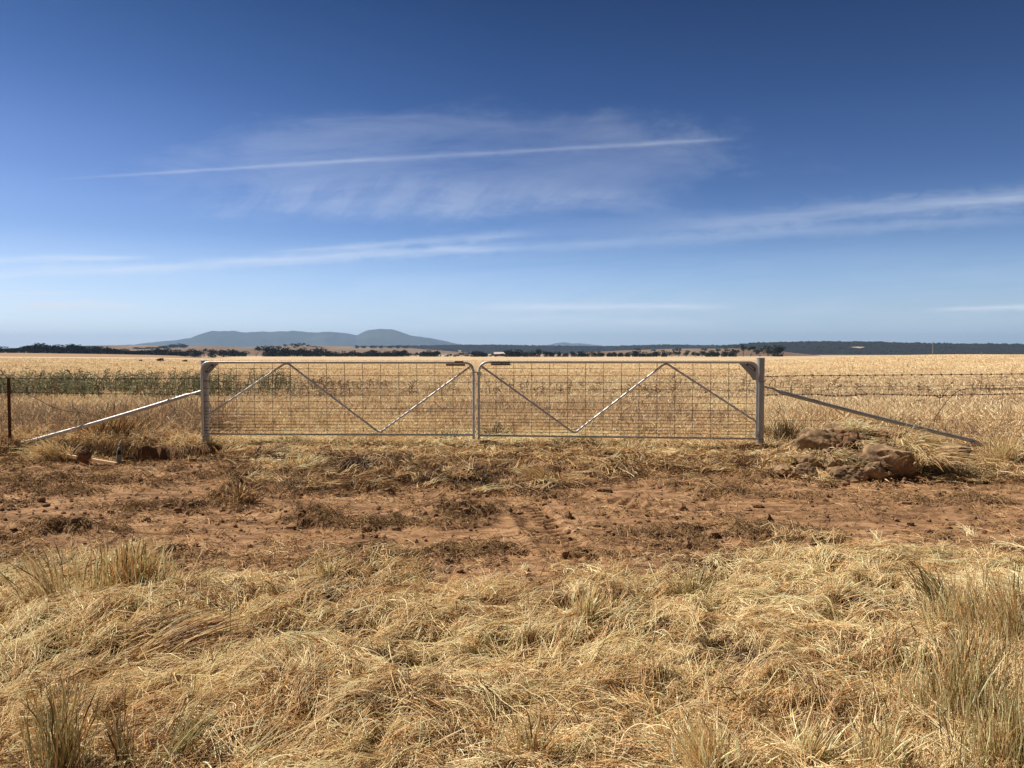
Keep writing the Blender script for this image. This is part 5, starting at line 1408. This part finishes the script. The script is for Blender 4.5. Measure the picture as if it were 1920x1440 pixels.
# scattered trees on the pale hills
G2 = "small trees scattered on the pale hills"
clump([258, 268, 279, 291, 303, 312, 322, 331, 339, 346], [651, 652, 651, 651, 649, 647.5, 645.5, 646.5, 644.5, 646], (654, 651), 13, 'cypress', 2500, "in the clump crossing the pale hill on the left", G2)
clump([140, 150, 160, 172, 184], [647.5, 648, 648.5, 649, 649], 652, 12, 'cypress', 2500, "on the low hill crest above the left treeline", G2)
clump([512, 523, 535, 547, 561, 568, 578, 588, 596], [649, 648, 646.5, 645, 643.5, 644, 645.5, 648, 649.5], (652, 650), 9, 'gum', 2600, "dotting the pale rise above the left brace peak", G2)
clump([670, 682, 700, 714, 731, 745, 760], [648, 648.5, 648, 648.5, 649, 648, 649], 652, 9, 'cypress', 2700, "along the pale hill crest above the left gate", G2)
clump([1225, 1243, 1265, 1290, 1320, 1345, 1360], [656, 657, 655, 656, 654, 653, 652.5], 661, 9, 'gum', 1700, "on the pale slope above the right gate's brace peak", G2)

# shrubs in the paddock
for px, py, w, h, lab in ((301, 677, 14, 6, "dark low bush in the pale paddock behind the left fence"), (347, 677, 10, 4, "smaller dark bush near the left gate post in the far paddock"), (264, 680, 7, 3, "tiny dark bush furthest left in the far paddock")):
    D = 150; b = at(px, py + 1, D); 
    root = empty("paddock_bush", (b.x, D, Hs(b.x, D))); tag(root, lab, "bush")
    c = link(bpy.data.objects.new("foliage", PROTO[('cypress', 1)][0]), root); c.scale = (w / F * D, w / F * D, h / F * D * 1.4)

def build_far_structures():
    # farm shed among the trees
    D = 1050; b = at(942, 668, D)
    root = empty("farm_shed", b); tag(root, "long low pale-roofed farm shed among the trees above the latch", "shed")
    w, h, dp = 21.0, 3.2, 9.0
    wall = MB().box((0, 0, h / 2), w, dp, h).build("wall", mat_plain("cream_wall", (0.42, 0.33, 0.28), 0.8, 0.1, 1), root, False)
    rf = MB(); rf.v = [(-w/2-0.8, -dp/2-0.8, h), (w/2+0.8, -dp/2-0.8, h), (w/2+0.8, dp/2+0.8, h), (-w/2-0.8, dp/2+0.8, h), (-w/2-0.8, 0, h+2.4), (w/2+0.8, 0, h+2.4)]
    rf.f = [(0,1,5,4),(2,3,4,5),(0,4,3),(1,2,5),(0,3,2,1)]; rf.build("roof", mat_plain("pale_iron_roof", (0.62, 0.52, 0.50), 0.5, 0.1, 1), root, False)
    for k, x in enumerate((-6, -1, 5)): MB().box((x, -dp/2 - 0.02, 1.3), 1.8 if k == 1 else 1.4, 0.1, 2.2 if k == 1 else 1.2).build("door" if k == 1 else "window", M_BLACK, root, False)
    for px, py, w, lab in ((862, 659, 5, "small white shed left of the long farm shed, beyond the latch"), (837, 667, 8, "low white shed at the paddock edge left of the latch"), (765, 664, 5, "small pale hut between the tree clumps above the left gate")):
        D = 1150; b = at(px, py + 2, D); w = w / F * D
        r = empty("small_shed", b); tag(r, lab, "shed")
        MB().box((0, 0, 1.3), w, w * 0.7, 2.6).build("wall", M_WHITE, r, False)
        rf = MB(); a, c = w / 2 + 0.2, w * 0.35 + 0.2; rf.v = [(-a,-c,2.6),(a,-c,2.6),(a,c,2.6),(-a,c,2.6),(-a,0,3.5),(a,0,3.5)]; rf.f = [(0,1,5,4),(2,3,4,5),(0,4,3),(1,2,5),(0,3,2,1)]
        rf.build("roof", M_SIGNBACK, r, False)
    # lone power pole on the right crest
    D = 270; b = at(1749, 662, D); b.z = Hs(b.x, D) - 0.1; T_ = at(1749, 641, D)
    root = empty("power_pole", b); tag(root, "lone thin power pole on the pale crest against the dark ridge", "power pole")
    hh = T_.z - b.z
    MB().tube([(0, 0, 0), (0, 0, hh)], [0.14, 0.10], 8).build("pole", M_POSTW, root)
    MB().box((0, 0, hh - 0.35), 1.1, 0.12, 0.12).build("crossarm", M_POSTW, root, False)
    D = 200; b = at(1840, 669, D); b.z = Hs(b.x, D)
    o = MB().tube([(0, 0, -0.1), (0, 0, 0.9)], [0.09, 0.08], 7).build("marker_post", M_POSTW); o.location = b
    tag(o, "single short post standing in the right-hand paddock", "post")
build_far_structures()

# ------------------------------------------------------------------ air
def build_haze():
    m, t, out = new_mat("haze_air")
    pv = t.n.new('ShaderNodeVolumePrincipled')
    pv.inputs['Color'].default_value = (0.44, 0.65, 1.0, 1)
    pv.inputs['Density'].default_value = HAZE
    pv.inputs['Anisotropy'].default_value = 0.1
    t.l.new(pv.outputs[0], out.inputs['Volume'])
    o = MB().box((0, 0, 170), 40000, 40000, 500).build("haze", m, None, False)
    tag(o, "thin pale air fading the far hills", "haze", kind='stuff')
HAZE = 6.2e-5
build_haze()
